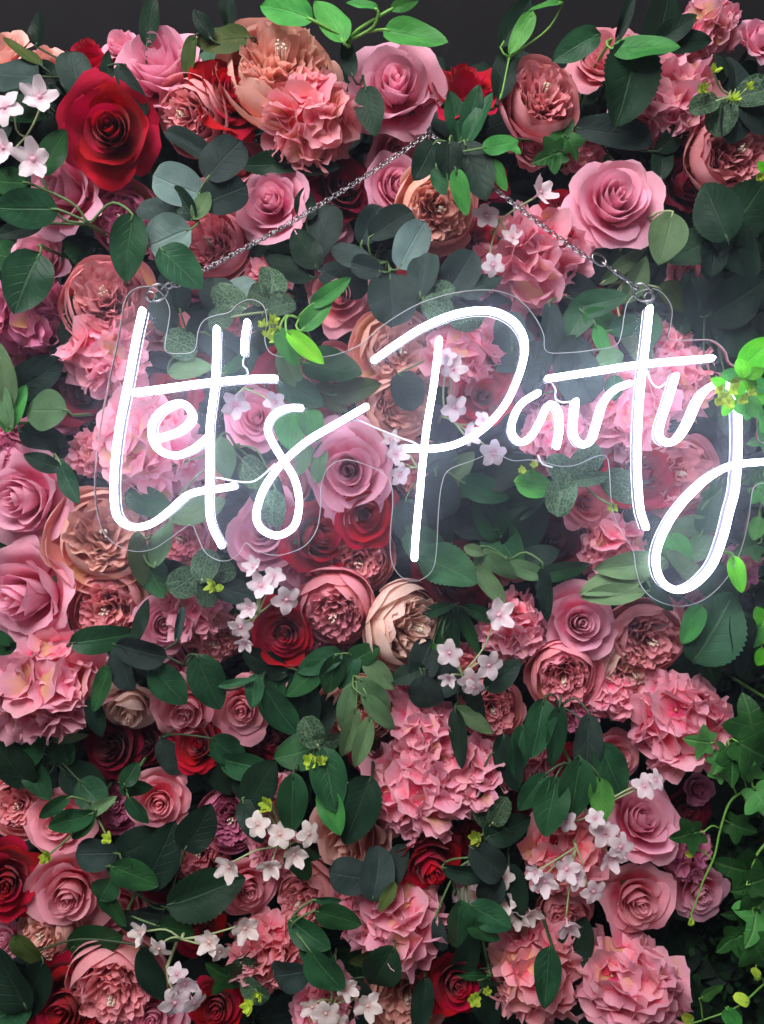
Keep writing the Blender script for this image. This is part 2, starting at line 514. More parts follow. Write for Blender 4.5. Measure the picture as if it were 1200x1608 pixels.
def frame(nrm, spin=0.0):
    z = Vector(nrm).normalized()
    x = Vector((0, 0, 1)).cross(z)
    if x.length < 1e-3: x = Vector((1, 0, 0))
    x.normalize()
    y = z.cross(x)
    return Matrix((x, y, z)).transposed().to_4x4() @ Matrix.Rotation(spin, 4, 'Z')

LABELS = {}
def flower(kind, pal, px, py, R, fx, fz, lay, label, group=None, rg=rnd):
    if pal == 'rd' and lay >= 1: lay += .8
    y = -0.010 - 0.018 * lay
    s = R * S(y) * {'rose': .85, 'peony': 1.02, 'hydrangea': .91}[kind]
    mw = Matrix.Translation(P(px, py, y)) @ frame((fx, -1, fz), rg.uniform(0, 6.28)) @ Matrix.Diagonal((s * rg.uniform(.92, 1.08), s * rg.uniform(.92, 1.08), s * rg.uniform(.85, 1.2), 1))
    root = empty({'rose': 'rose', 'peony': 'peony', 'hydrangea': 'hydrangea'}[kind], mw)
    tag(root, label, kind, group or {'rose': 'roses of the flower wall', 'peony': 'peonies of the flower wall', 'hydrangea': 'hydrangeas of the flower wall'}[kind])
    if kind == 'hydrangea':
        m = PM['hydrangea', pal]
        obj('hub', HUB, M_STEM, root)
        n = 24
        for i in range(n):
            zc = 1 - 1.28 * (i + .5) / n
            a = i * 2.39996 + rg.uniform(-.2, .2)
            q = math.sqrt(max(0, 1 - zc * zc))
            nn = Vector((q * math.cos(a), q * math.sin(a), zc))
            jit = Vector((rg.uniform(-.45, .45), rg.uniform(-.45, .45), rg.uniform(-.2, .45)))
            sc = rg.uniform(.80, 1.12)
            L = Matrix.Translation(Vector((nn.x, nn.y, nn.z * .8)) * rg.uniform(.58, .80)) @ frame(nn + jit, rg.uniform(0, 6.28)) @ Matrix.Scale(sc, 4)
            obj('floret', rg.choice(FLORETS), m, root, L)
        zb = -.4
    else:
        pr = rg.choice(ROSES if kind == 'rose' else PEONIES)
        m = PM[kind, pal]
        hm = PM['inner', pal] if kind == 'peony' else m
        h = obj('inner_petals', pr['inner'], hm, root); h["kind"] = "stuff"
        for me in pr['outer']:
            obj('petal', me, m, root, Matrix.Rotation(rg.gauss(0, .05), 4, 'X') @ Matrix.Rotation(rg.gauss(0, .05), 4, 'Y') @ Matrix.Rotation(rg.gauss(0, .10), 4, 'Z') @ Matrix.Scale(rg.uniform(.93, 1.06), 4))
        obj('calyx', pr['calyx'], M_STEM, root)
        if kind == 'peony': obj('stamens', pr['beads'], M_BEAD, root)
        zb = -.6
    # wire stem back to the panel
    b = mw @ Vector((0, 0, zb)); b2 = mw @ Vector((0, 0, zb - .25))
    e = Vector((b2.x, PANEL_Y + .004, b2.z - .004))
    if b2.y > PANEL_Y - .006: b2.y = PANEL_Y - .006
    mb = MB(); tube(mb, [b, b2, (b2 + e) / 2, e], .0024, 5)
    inv = mw.inverted()
    mb.v = [inv @ Vector(v) for v in mb.v]
    obj('stem', mb.mesh('stem'), M_STEMD, root)
    return root

# ------------------------------------------------------------------ leaves
def leaf_mesh(shape, seed):
    rg = np.random.RandomState(seed)
    if shape == 'ivy':
        mb = MB()
        n, m = 40, 4
        ang = np.linspace(0, 2 * math.pi, n, endpoint=False)
        lob = np.zeros(n)
        for c, hgt, w in ((math.pi / 2, .62, .42), (.32, .46, .38), (math.pi - .32, .46, .38), (-.75, .26, .34), (math.pi + .75, .26, .34)):
            dd = np.angle(np.exp(1j * (ang - c)))
            lob = np.maximum(lob, hgt * np.clip(1 - np.abs(dd) / (w * 1.7), 0, 1) ** 1.0)
        rad = .30 + lob * .62
        dd = np.angle(np.exp(1j * (ang + math.pi / 2)))
        rad *= 1 - .55 * np.exp(-(dd / .22) ** 2)
        vs = [(0, .32, 0)]; lp = [(0, .3, .5)]; fs = []
        q = rg.uniform(0, 6.3, 3)
        for j in range(1, m + 1):
            for i in range(n):
                r = rad[i] * j / m
                x, y = r * math.cos(ang[i]), .32 + r * math.sin(ang[i])
                z = .05 * math.sin(x * 5 + q[0]) + .05 * math.sin(y * 6 + q[1]) + .10 * abs(x) - .12 * (y - .3) ** 2 * rg.uniform(.98, 1.02)
                vs.append((x, y, z)); lp.append((x * 1.6, y, .5))
        for i in range(n):
            fs.append((0, 1 + i, 1 + (i + 1) % n))
            for j in range(m - 1):
                fs.append((1 + j * n + i, 1 + (j + 1) * n + i, 1 + (j + 1) * n + (i + 1) % n, 1 + j * n + (i + 1) % n))
        mb.add(vs, fs, lp)
        return mb.mesh('ivy_leaf')
    ser = shape == 'serrate'
    nu, nv = 6, (30 if ser else 14)
    u = np.linspace(-1, 1, nu + 1); v = np.linspace(0, 1, nv + 1)
    U, V = np.meshgrid(u, v)
    if shape == 'round':
        w = np.sqrt(np.clip(1 - (2 * V - 1) ** 2, 0, 1)) ** .9 * (1 + .12 * (V - .4))
    elif shape == 'lance':
        w = np.clip(V, 0, 1) ** .7 * np.clip(1 - V, 0, 1) ** .8; w = w / w.max()
    else:
        w = np.clip(V, 0, 1) ** .55 * np.clip(1 - V, 0, 1) ** .75; w = w / w.max()
    if ser:
        saw = (np.arange(nv + 1) % 2)[:, None] * 1.0
        w = w * (1 + .085 * saw * (np.abs(U) > .99))
    half = .5
    q = rg.uniform(0, 6.3, 4)
    bend = rg.uniform(-.05, .38); fold = rg.uniform(.05, .42); tw = rg.uniform(-.5, .5)
    X = half * w * U
    Z = fold * np.abs(X) * (1 - .3 * V) - bend * (V - .15) ** 2 + .028 * np.sin(V * 7 + q[0]) * np.abs(U) + .02 * np.sin(V * 11 + q[1]) * U
    Y = V * (1 - .12 * bend)
    c, s_ = np.cos(tw * V), np.sin(tw * V)
    X, Z = X * c - Z * s_, X * s_ + Z * c
    X = X + .05 * np.sin(V * 3 + q[2]) * V
    vs = np.stack([X, Y, Z], -1).reshape(-1, 3).tolist()
    lp = np.stack([U, V, np.full_like(U, rg.uniform())], -1).reshape(-1, 3).tolist()
    return mesh('leaf', vs, grid_faces(nu, nv), lp)

SHAPES = {s: [leaf_mesh(s, 100 * i + 7 * k) for k in range(5)] for i, s in enumerate(('round', 'ovate', 'lance', 'serrate', 'ivy'))}
KIND_SHAPE = {'euc': 'round', 'pal': 'round', 'fic': 'ovate', 'bri': 'ovate', 'neo': 'ovate', 'sof': 'lance', 'oli': 'ovate', 'ros': 'serrate',
              'rog': 'serrate', 'drk': 'ovate', 'fit': 'round', 'ivy': 'ivy', 'ivb': 'ivy', 'lim': 'round', 'hed': 'round'}

def bud_mesh(seed):
    rg = np.random.RandomState(seed)
    mb = MB()
    for k in range(6):
        flat_petal(mb, k * 1.05 + rg.uniform(-.2, .2), rg.uniform(.5, .75), rg.uniform(.22, .32), rg.uniform(.2, 1.4), .03, rg, 4, 4)
    for k in range(3):
        flat_petal(mb, k * 2.1 + rg.uniform(-.2, .2), .4, .2, 2.2, .03, rg, 4, 4)
    return mb.mesh('bud')
BUDS = [bud_mesh(i) for i in range(4)]

def leaf_matrix(px, py, ln, wd, ang, y, pitch, roll):
    a = math.radians(ang)
    L = Vector((math.cos(a), 0, math.sin(a)))
    N0 = Vector((0, -1, 0))
    d = L * math.cos(pitch) + N0 * math.sin(pitch)
    n = N0 * math.cos(pitch) - L * math.sin(pitch)
    R = Matrix.Rotation(roll, 3, d)
    n = R @ n
    x = d.cross(n)
    sc = S(y)
    base = P(px, py, y) - d * (ln * sc / 2)
    M = Matrix((x * wd * sc, d * ln * sc, n * (.5 * (wd + ln)) * sc)).transposed().to_4x4()
    M.translation = base
    return M, base, d

def sprig(name, label, y, base, leaves, buds=(), stem=M_STEMD, sr=.0011, cat='leaf sprig', group=None, mat=None, rg=rnd, pitch=None):
    """a stem fixed in the backing panel with leaves (kind, px, py, length, width, angle) round a node at base (px)"""
    node = P(base[0], base[1], y + .012)
    root_p = Vector((node.x, PANEL_Y + .003, node.z - .01))
    mw = Matrix.Translation(root_p)
    root = empty(name, mw)
    tag(root, label, cat, group)
    inv = mw.inverted()
    mb = MB()
    tube(mb, catmull([root_p, root_p.lerp(node, .5) + Vector((0, 0, .012)), node], .012), sr * 1.5, 5)
    for lf in leaves:
        k, px, py, ln, wd, ang = lf[:6]
        yy = y + (lf[6] if len(lf) > 6 else rg.uniform(-.006, .006))
        pt = pitch if pitch is not None else rg.uniform(-.25, .35)
        M, b, d = leaf_matrix(px, py, ln * 1.06, wd, ang, yy, pt, rg.uniform(-.35, .35))
        o = obj('leaf', rg.choice(SHAPES[KIND_SHAPE[k]]), LM[k], root, inv @ M)
        dist = (b - node).length
        if dist > .002:
            mid = (node + b) / 2 - d * min(.012, dist * .25) + Vector((0, 0, rg.uniform(-.004, .004)))
            tube(mb, catmull([node, mid, b, b + d * (ln * S(yy) * .12)], .006), [sr * .9] * 99, 5)
    for (px, py, r) in buds:
        c = P(px, py, y - .012)
        M = Matrix.Translation(c) @ frame((rg.uniform(-.7, .7), -1, rg.uniform(-.5, .8)), rg.uniform(0, 6)) @ Matrix.Scale(r * S(y), 4)
        obj('bud', rg.choice(BUDS), LM['lim'], root, inv @ M)
        tube(mb, catmull([node, (node + c) / 2 + Vector((0, .004, -.003)), c], .006), [sr * .9] * 99, 5)
    mb.v = [inv @ Vector(v) for v in mb.v]
    obj('stem', mb.mesh('stem'), stem, root)
    return root

BP = MB(); flat_petal(BP, 0, .95, .41, .18, .03, np.random.RandomState(2), 6, 6, r0=.08, droop=.25); BPETAL = BP.mesh('blossom_petal')
BP = MB(); flat_petal(BP, 0, .90, .38, .45, .05, np.random.RandomState(9), 6, 6, r0=.08, droop=-.1); BPETAL2 = BP.mesh('blossom_petal')
BC = MB(); tube(BC, [(0, 0, -.75), (0, 0, -.35), (0, 0, .02), (0, 0, .10)], [.05, .07, .14, .05], 7, lp=(0, .1, .4)); BCENT = BC.mesh('blossom_throat')

def blossoms(label, y, base, heads, cream=False, rg=rnd):
    """a pale stem of five-petalled blossoms; heads = (px, py, r[, fx, fz])"""
    node = P(base[0], base[1], y + .012)
    root_p = Vector((node.x, PANEL_Y + .003, node.z - .01))
    mw = Matrix.Translation(root_p); inv = mw.inverted()
    root = empty('blossom_sprig', mw)
    tag(root, label, 'blossom sprig', 'sprigs of small pale blossoms')
    m = PM['blossom_cream' if cream else 'blossom']
    mb = MB()
    tube(mb, catmull([root_p, root_p.lerp(node, .5) + Vector((0, 0, .012)), node], .012), .0016, 5)
    for h in heads:
        px, py, r = h[:3]
        r *= .88
        fx, fz = (h[3], h[4]) if len(h) > 4 else (rg.uniform(-.8, .8), rg.uniform(-.9, .5))
        yy = y + rg.uniform(-.008, .004)
        c = P(px, py, yy)
        F = Matrix.Translation(c) @ frame((fx, -1, fz), rg.uniform(0, 6)) @ Matrix.Scale(r * S(yy), 4)
        b = obj('blossom', BCENT, m, root, inv @ F)
        pm = rg.choice([BPETAL, BPETAL2])
        for k in range(5):
            obj('petal', pm, m, b, Matrix.Rotation(k * 2 * math.pi / 5 + rg.uniform(-.12, .12), 4, 'Z') @ Matrix.Rotation(rg.uniform(-.2, .25), 4, 'Y'))
        e = F @ Vector((0, 0, -.7))
        tube(mb, catmull([node, (node + e) / 2 + Vector((rg.uniform(-.004, .004), .002, rg.uniform(-.004, .004))), e], .006), [.0009] * 99, 5)
    mb.v = [inv @ Vector(v) for v in mb.v]
    obj('stem', mb.mesh('stem'), M_STEMP, root)
    return root

# ------------------------------------------------------------------ setting
def box(mb, c, s):
    x, y, z = c; a, b, d = (q / 2 for q in s)
    v = [(x + i * a, y + j * b, z + k * d) for i in (-1, 1) for j in (-1, 1) for k in (-1, 1)]
    mb.add(v, [(0, 1, 3, 2), (4, 6, 7, 5), (0, 4, 5, 1), (2, 3, 7, 6), (0, 2, 6, 4), (1, 5, 7, 3)])
mb = MB(); box(mb, (0, .16, -.1), (3.2, .10, 3.0))
tag(obj('wall', mb.mesh('wall', smooth=False), M_WALL), kind='structure')
top = P(600, 118, PANEL_Y).z
mb = MB(); box(mb, (0, PANEL_Y + .008, (top - .95) / 2), (1.5, .016, top + .95))
tag(obj('backing_panel', mb.mesh('backing_panel', smooth=False), M_PANEL),
    'dark green backing panel behind all the blooms of the flower wall', 'panel')

def leaf_cloud(name, n, region, yr, size, mat, seed, label, cat):
    """uncountable small dark leaves behind everything"""
    rg = np.random.RandomState(seed)
    V, F, L = [], [], []
    for i in range(n):
        px, py = region(rg)
        y = rg.uniform(*yr)
        ln = rg.uniform(*size) ; wd = ln * rg.uniform(.5, .85)
        M, b, d = leaf_matrix(px, py, ln, wd, rg.uniform(0, 360), y, rg.uniform(-.7, .7), rg.uniform(-.7, .7))
        k = len(V); r = rg.uniform()
        for (x, yv, z) in ((0, 0, 0), (-.36, .3, .1), (.36, .3, .1), (0, .5, -.02), (-.42, .62, .08), (.42, .62, .08), (0, 1, -.1)):
            V.append(M @ Vector((x, yv, z))); L.append((x * 2, yv, r))
        F += [(k, k + 2, k + 3), (k, k + 3, k + 1), (k + 1, k + 3, k + 4), (k + 3, k + 2, k + 5), (k + 4, k + 3, k + 6), (k + 3, k + 5, k + 6)]
    me = mesh(name, V, F, L)
    return tag(obj(name, me, mat), label, cat, kind='stuff')
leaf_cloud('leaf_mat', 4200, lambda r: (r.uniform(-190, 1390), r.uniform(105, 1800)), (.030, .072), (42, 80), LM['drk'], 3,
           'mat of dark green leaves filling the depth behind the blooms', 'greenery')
def hedge_region(r):
    py = r.uniform(330, 1800)
    return (1400 - abs(r.normal()) * 95 - r.uniform(0, 150) - 60 * math.sin(py / 170.0), py)
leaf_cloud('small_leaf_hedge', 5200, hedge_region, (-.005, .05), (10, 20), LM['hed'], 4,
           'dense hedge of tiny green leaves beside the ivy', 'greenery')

# ------------------------------------------------------------------ the neon sign
SIGN_Y = -0.098              # front face of the clear plate
TW = 0.0056                  # tube width
def glow_mat(name='neon_glow', st=20.0):
    n = NT(name)
    e = n.n('ShaderNodeEmission')
    e.inputs[0].default_value = (.78, .82, 1.0, 1); e.inputs[1].default_value = st
    n.l(e.outputs[0], n.out.inputs[0])
    return n.m
def jacket_mat():
    n = NT('silicone_jacket')
    return n.leafy((.26, .25, .36), .35, .12, spec=.4)
def plate_mat():
    n = NT('clear_acrylic')
    tc = n.n('ShaderNodeTexCoord')
    sm = n.noise(tc.outputs['Object'], 9, 4)
    tr = n.n('ShaderNodeBsdfTransparent'); tr.inputs[0].default_value = (.975, .98, .985, 1)
    di = n.n('ShaderNodeBsdfDiffuse'); di.inputs[0].default_value = (.76, .78, .98, 1)
    tl = n.n('ShaderNodeBsdfTranslucent'); tl.inputs[0].default_value = (.76, .78, .98, 1)
    m1 = n.n('ShaderNodeMixShader'); m1.inputs[0].default_value = .4
    n.l(di.outputs[0], m1.inputs[1]); n.l(tl.outputs[0], m1.inputs[2])
    m2 = n.n('ShaderNodeMixShader')            # lens bloom put in as bluish scatter, over slight real haze on the plastic
    n.val(m2.inputs[0], n.math('ADD', .003, n.math('MULTIPLY', n.ramp(sm, .35, .75), .010)))
    n.l(tr.outputs[0], m2.inputs[1]); n.l(m1.outputs[0], m2.inputs[2])
    gl = n.n('ShaderNodeBsdfGlossy'); gl.inputs['Roughness'].default_value = .22
    fr = n.n('ShaderNodeFresnel'); fr.inputs[0].default_value = 1.2
    m3 = n.n('ShaderNodeMixShader')
    n.l(fr.outputs[0], m3.inputs[0]); n.l(m2.outputs[0], m3.inputs[1]); n.l(gl.outputs[0], m3.inputs[2])
    n.l(m3.outputs[0], n.out.inputs[0])
    return n.m
def edge_mat():
    n = NT('acrylic_cut_edge')
    return n.leafy((.86, .86, .90), .3, .4, spec=.6)
M_GLOW, M_JACK, M_PLATE, M_EDGE = glow_mat(), jacket_mat(), plate_mat(), edge_mat()
M_BACK = glow_mat('added_back_emission', 9.0)  # added emission behind the tubes, brightens the blooms behind the plate
M_WIRE = edge_mat(); M_WIRE.name = 'clear_wire'

STROKES = [
    [(223, 487), (213, 533), (200, 603), (187, 667), (179, 733), (178, 780), (182, 808), (193, 822), (213, 828), (240, 821), (268, 800), (293, 778), (320, 770), (345, 767), (368, 763)],
    [(208, 616), (267, 608), (328, 600), (400, 594), (432, 594)],
    [(245, 689), (280, 677), (300, 657), (294, 638), (277, 633), (253, 645), (238, 667), (240, 693), (253, 709), (277, 715), (303, 705), (326, 686)],
    [(340, 516), (337, 600), (329, 667), (328, 733), (328, 800), (333, 827), (343, 848), (348, 857)],
    [(388, 506), (384, 530), (383, 553)],
    [(472, 640), (450, 641), (428, 653), (420, 673), (427, 693), (443, 720), (460, 747), (468, 773), (469, 800), (461, 827), (437, 841), (413, 833), (402, 815), (405, 792), (416, 764), (443, 727), (483, 692), (527, 666), (575, 638)],
    [(587, 565), (627, 537), (667, 512), (717, 492), (767, 487), (800, 499), (818, 518), (825, 540), (822, 567), (812, 598), (797, 630), (777, 656), (750, 680), (717, 697), (683, 704), (638, 704)],
    [(690, 533), (682, 600), (671, 667), (665, 717), (658, 790), (653, 843), (651, 877)],
    [(845, 617), (820, 633), (807, 656), (804, 678), (816, 694), (833, 687), (848, 663), (858, 641), (868, 634), (878, 647), (880, 673), (875, 701)],
    [(905, 630), (902, 660), (902, 683), (914, 698), (930, 690), (940, 660), (950, 630), (967, 611), (989, 602)],
    [(1021, 484), (1015, 540), (1008, 600), (1003, 667), (1002, 733), (1006, 796), (1015, 828)],
    [(861, 594), (933, 583), (1013, 571), (1118, 562)],
    [(1062, 590), (1050, 630), (1038, 667), (1037, 686), (1050, 695), (1067, 687), (1083, 662), (1097, 630), (1112, 610), (1133, 602), (1150, 608), (1158, 630), (1160, 665), (1160, 710), (1156, 767), (1147, 803), (1137, 843), (1120, 887), (1093, 917), (1065, 927), (1041, 914), (1031, 884), (1038, 848), (1062, 804), (1100, 762), (1133, 738), (1160, 729), (1200, 725), (1245, 722)],
]
OUTLINE = [(193, 482), (200, 463), (215, 452), (235, 450), (254, 461), (266, 484), (264, 510), (259, 540), (262, 553), (282, 555), (301, 553), (308, 543), (311, 520), (320, 503), (338, 495), (360, 490), (374, 477), (393, 470), (412, 478), (419, 500), (416, 535), (428, 556), (463, 562), (500, 561), (533, 555), (567, 540), (600, 512), (633, 490), (667, 473), (717, 459), (767, 455), (800, 462), (820, 474), (840, 497), (854, 525), (859, 552), (900, 553), (933, 549), (968, 542), (977, 520), (980, 500), (986, 475), (1002, 459), (1026, 453), (1044, 463), (1056, 485), (1053, 515), (1051, 532), (1080, 534), (1112, 533), (1128, 539), (1141, 553), (1146, 569), (1165, 580), (1184, 605), (1190, 640), (1190, 685), (1202, 696), (1250, 694), (1275, 705), (1280, 725), (1270, 745), (1248, 755), (1202, 758), (1185, 764), (1180, 785), (1176, 817), (1163, 867), (1141, 909), (1107, 941), (1067, 952), (1030, 942), (1008, 921), (999, 893), (994, 863), (977, 837), (964, 807), (960, 783), (957, 735), (952, 716), (935, 717), (905, 730), (880, 732), (855, 726), (833, 722), (805, 723), (775, 712), (740, 724), (705, 738), (694, 760), (689, 800), (685, 870), (678, 897), (660, 911), (645, 912), (627, 903), (615, 880), (613, 840), (617, 790), (614, 760), (600, 742), (570, 728), (540, 722), (515, 735), (504, 765), (503, 800), (497, 832), (480, 856), (455, 868), (430, 872), (402, 864), (386, 852), (377, 867), (362, 879), (343, 880), (322, 867), (310, 842), (301, 824), (285, 832), (263, 848), (240, 862), (213, 866), (187, 858), (163, 837), (152, 803), (148, 765), (150, 725), (157, 667), (170, 600), (183, 540)]

sign_o = P(600, 700, SIGN_Y)
sign = empty('neon_sign', Matrix.Translation(sign_o))
tag(sign, "white lit neon sign reading Let's Party on a clear contour-cut plate", 'neon sign')
SI = Matrix.Translation(-sign_o)
def sobj(name, mb, mat, parent=None, **k):
    mb.v = [SI @ Vector(v) for v in mb.v]
    return obj(name, mb.mesh(name, **k), mat, parent or sign)

# plate: front and back face plus wall, contour smoothed
ol = catmull([P(*p, SIGN_Y) for p in OUTLINE] + [P(*OUTLINE[0], SIGN_Y)], .0035)[:-1]
TH = .0045
cu = bpy.data.curves.new('plate_curve', 'CURVE'); cu.dimensions = '2D'; cu.fill_mode = 'BOTH'; cu.extrude = TH / 2
sp = cu.splines.new('POLY'); sp.points.add(len(ol) - 1); sp.use_cyclic_u = True
for i, p in enumerate(ol): sp.points[i].co = (p.x, p.z, 0, 1)
tmp = bpy.data.objects.new('plate_tmp', cu); COL.objects.link(tmp)
bpy.context.view_layer.update()
pm = bpy.data.meshes.new_from_object(tmp.evaluated_get(bpy.context.evaluated_depsgraph_get()))
bpy.data.objects.remove(tmp); bpy.data.curves.remove(cu)
pm.name = 'clear_plate'
pm.transform(SI @ Matrix.Translation((0, SIGN_Y + TH / 2, 0)) @ Matrix.Rotation(math.radians(90), 4, 'X'))
pm.materials.clear(); pm.materials.append(M_PLATE)
plate = obj('clear_plate', pm, M_PLATE, sign)
mb = MB(); cl = ol + [ol[0], ol[1]]
tube(mb, [p + Vector((0, .0004, 0)) for p in cl], .00034, 5, caps=False)
sobj('polished_edge', mb, M_EDGE, plate)  # edge-lit brightness of the cut plate put into a near-white rim colour

def sweep(line, section, end):
    """sweep a profile of (across, depth, endscale) along a line lying in the sign's plane"""
    tang = [(line[min(i + 1, len(line) - 1)] - line[max(i - 1, 0)]).normalized() for i in range(len(line))]
    rings = []
    st = [(.98, .12), (.86, .5), (.5, .86), (0, 1)]
    for k, w in st: rings.append((line[0] - tang[0] * end * k, tang[0], w))
    for p, t in list(zip(line, tang))[1:-1]: rings.append((p, t, 1))
    for k, w in reversed(st): rings.append((line[-1] + tang[-1] * end * k, tang[-1], w))
    mb = MB(); vs, fs = [], []
    m = len(section)
    for p, t, w in rings:
        n = Vector((-t.z, 0, t.x))
        for (a, d) in section: vs.append(p + n * (a * w) + Vector((0, -d, 0)))
    for i in range(len(rings) - 1):
        for k in range(m - 1): fs.append((i * m + k, i * m + k + 1, (i + 1) * m + k + 1, (i + 1) * m + k))
        fs.append((i * m + m - 1, i * m, (i + 1) * m, (i + 1) * m + m - 1))
    fs.append(tuple(range(m - 1, -1, -1))); fs.append(tuple(range((len(rings) - 1) * m, len(rings) * m)))
    mb.add(vs, fs)
    return mb
h = TW / 2
dome = [(-h, .0095), (-h, .0118), (-h * .86, .0137), (-h * .5, .0150), (0, .0154), (h * .5, .0150), (h * .86, .0137), (h, .0118), (h, .0095)]
back = [(-h * .9, .0004), (-h * .9, .0012), (h * .9, .0012), (h * .9, .0004)]
jack = [(-h * .93, .0013), (-h * 1.03, .0030), (-h * 1.03, .0094), (h * 1.03, .0094), (h * 1.03, .0030), (h * .93, .0013)]
TUBE_FRONT = SIGN_Y - .0125
for i, stk in enumerate(STROKES):
    # photo pixels lie on the tube's front, so trace them there
    ln = [Vector((p.x, SIGN_Y, p.z)) for p in catmull([P(*q, TUBE_FRONT) for q in stk], .0034)]
    t = sobj('neon_tube', sweep(ln, dome, h * .9), M_GLOW)
    j = sobj('tube_jacket', sweep(ln, jack, h * .95), M_JACK, t)
    sobj('added_back_glow', sweep(ln, back, h * .85), M_BACK, t)  # added glowing strip facing the wall, not a known part of the sign
# clear feed wires between the letters
WIRES = [[(384, 560), (381, 572), (388, 580), (389, 590), (378, 592)], [(336, 752), (342, 750), (372, 756), (398, 756), (418, 742), (432, 728)],
         [(545, 661), (562, 660), (590, 672), (625, 686), (652, 696), (660, 702)], [(866, 600), (873, 612), (872, 626), (885, 632), (900, 630)],
         [(1017, 581), (1022, 598), (1033, 609), (1048, 600), (1058, 592)], [(990, 604), (1000, 594), (1006, 585)], [(845, 715), (852, 729), (868, 734)]]
for w in WIRES:
    mb = MB(); tube(mb, catmull([P(*q, SIGN_Y - .0035) for q in w], .004), .0008, 6)
    sobj('feed_wire', mb, M_WIRE)
for (x, y) in ((236, 466), (1020, 467)):
    mb = MB()
    c = P(x, y, SIGN_Y - .0006)
    tube(mb, [c + Vector((.0042 * math.cos(a), 0, .0042 * math.sin(a))) for a in np.linspace(0, 2 * math.pi, 17)], .0009, 6, caps=False)
    sobj('eyelet', mb, M_METAL)

# ------------------------------------------------------------------ hanging chains
def link_mesh(a, b, r, twist=0.0, n=14):
    pts = []
    for k in range(n + 1):
        w = 2 * math.pi * k / n
        x, z = a * math.cos(w), b * math.sin(w)
        pts.append(Vector((x, z * math.sin(twist * x / a), z * math.cos(twist * x / a))))
    mb = MB(); tube(mb, pts, r, 6, caps=False)
    return mb.mesh('link', mat=M_METAL)
LINK = link_mesh(.0030, .0019, .00054, .7)
BIG = link_mesh(.0068, .0044, .0010)
RING = link_mesh(.0092, .0066, .0011, n=20)
mbc = MB(); tube(mbc, [(-.009, 0, 0), (-.0075, 0, 0), (-.005, 0, 0), (.003, 0, 0), (.006, 0, 0), (.0085, 0, 0)], [.0010, .0022, .0016, .0024, .0026, .0008], 9); CLASP = mbc.mesh('clasp', mat=M_METAL)
HOOK = (675, 208)
def chain(label, a, b, items):
    A, B = P(*a, SIGN_Y - .004), P(*b, SIGN_Y - .006)
    d = (B - A).normalized()
    q = d.to_track_quat('X', 'Z').to_matrix().to_4x4()
    Mr = Matrix.Translation(A) @ q
    root = empty('hanging_chain', Mr); tag(root, label, 'chain', 'chains carrying the neon sign')
    x = 0.0
    for nm, me, adv, roll in items:
        x += adv / 2
        obj(nm, me, M_METAL, root, Matrix.Translation((x, 0, 0)) @ Matrix.Rotation(roll, 4, 'X'))
        x += adv / 2
    L = (B - A).length
    n = int((L - x) / .0039)
    p = (L - x) / n
    for i in range(n):
        t = (x + p * (i + .5)); sag = -.006 * 4 * (t / L) * (1 - t / L)
        obj('link', LINK, M_METAL, root, Matrix.Translation((t, 0, sag)) @ Matrix.Rotation((.55 if i % 2 else -.65) + .2 * math.sin(i * 1.7), 4, 'X'))
chain('long steel chain running from the L of the sign up to the hook', (236, 466), HOOK,
      [('ring', RING, .0135, .5), ('link', BIG, .010, 1.4), ('link', BIG, .0085, .3)])
chain('short steel chain with a snap clasp rising from the t of Party', (1020, 467), HOOK,
      [('ring', RING, .0140, -.6), ('ring', BIG, .009, .9), ('clasp', CLASP, .0165, .2), ('link', BIG, .010, 1.1), ('link', BIG, .0085, .2)])
mb = MB(); hp = P(*HOOK, SIGN_Y - .006)
tube(mb, catmull([(hp.x, PANEL_Y + .004, hp.z + .004), (hp.x, -.05, hp.z + .003), (hp.x, SIGN_Y + .001, hp.z - .0005), (hp.x, SIGN_Y - .010, hp.z - .0008), (hp.x, SIGN_Y - .014, hp.z + .003)], .006), .0012, 7)
ho = obj('wall_hook', mb.mesh('wall_hook'), M_METAL)
tag(ho, 'thin steel hook holding both chains above the dark leaves', 'hook')

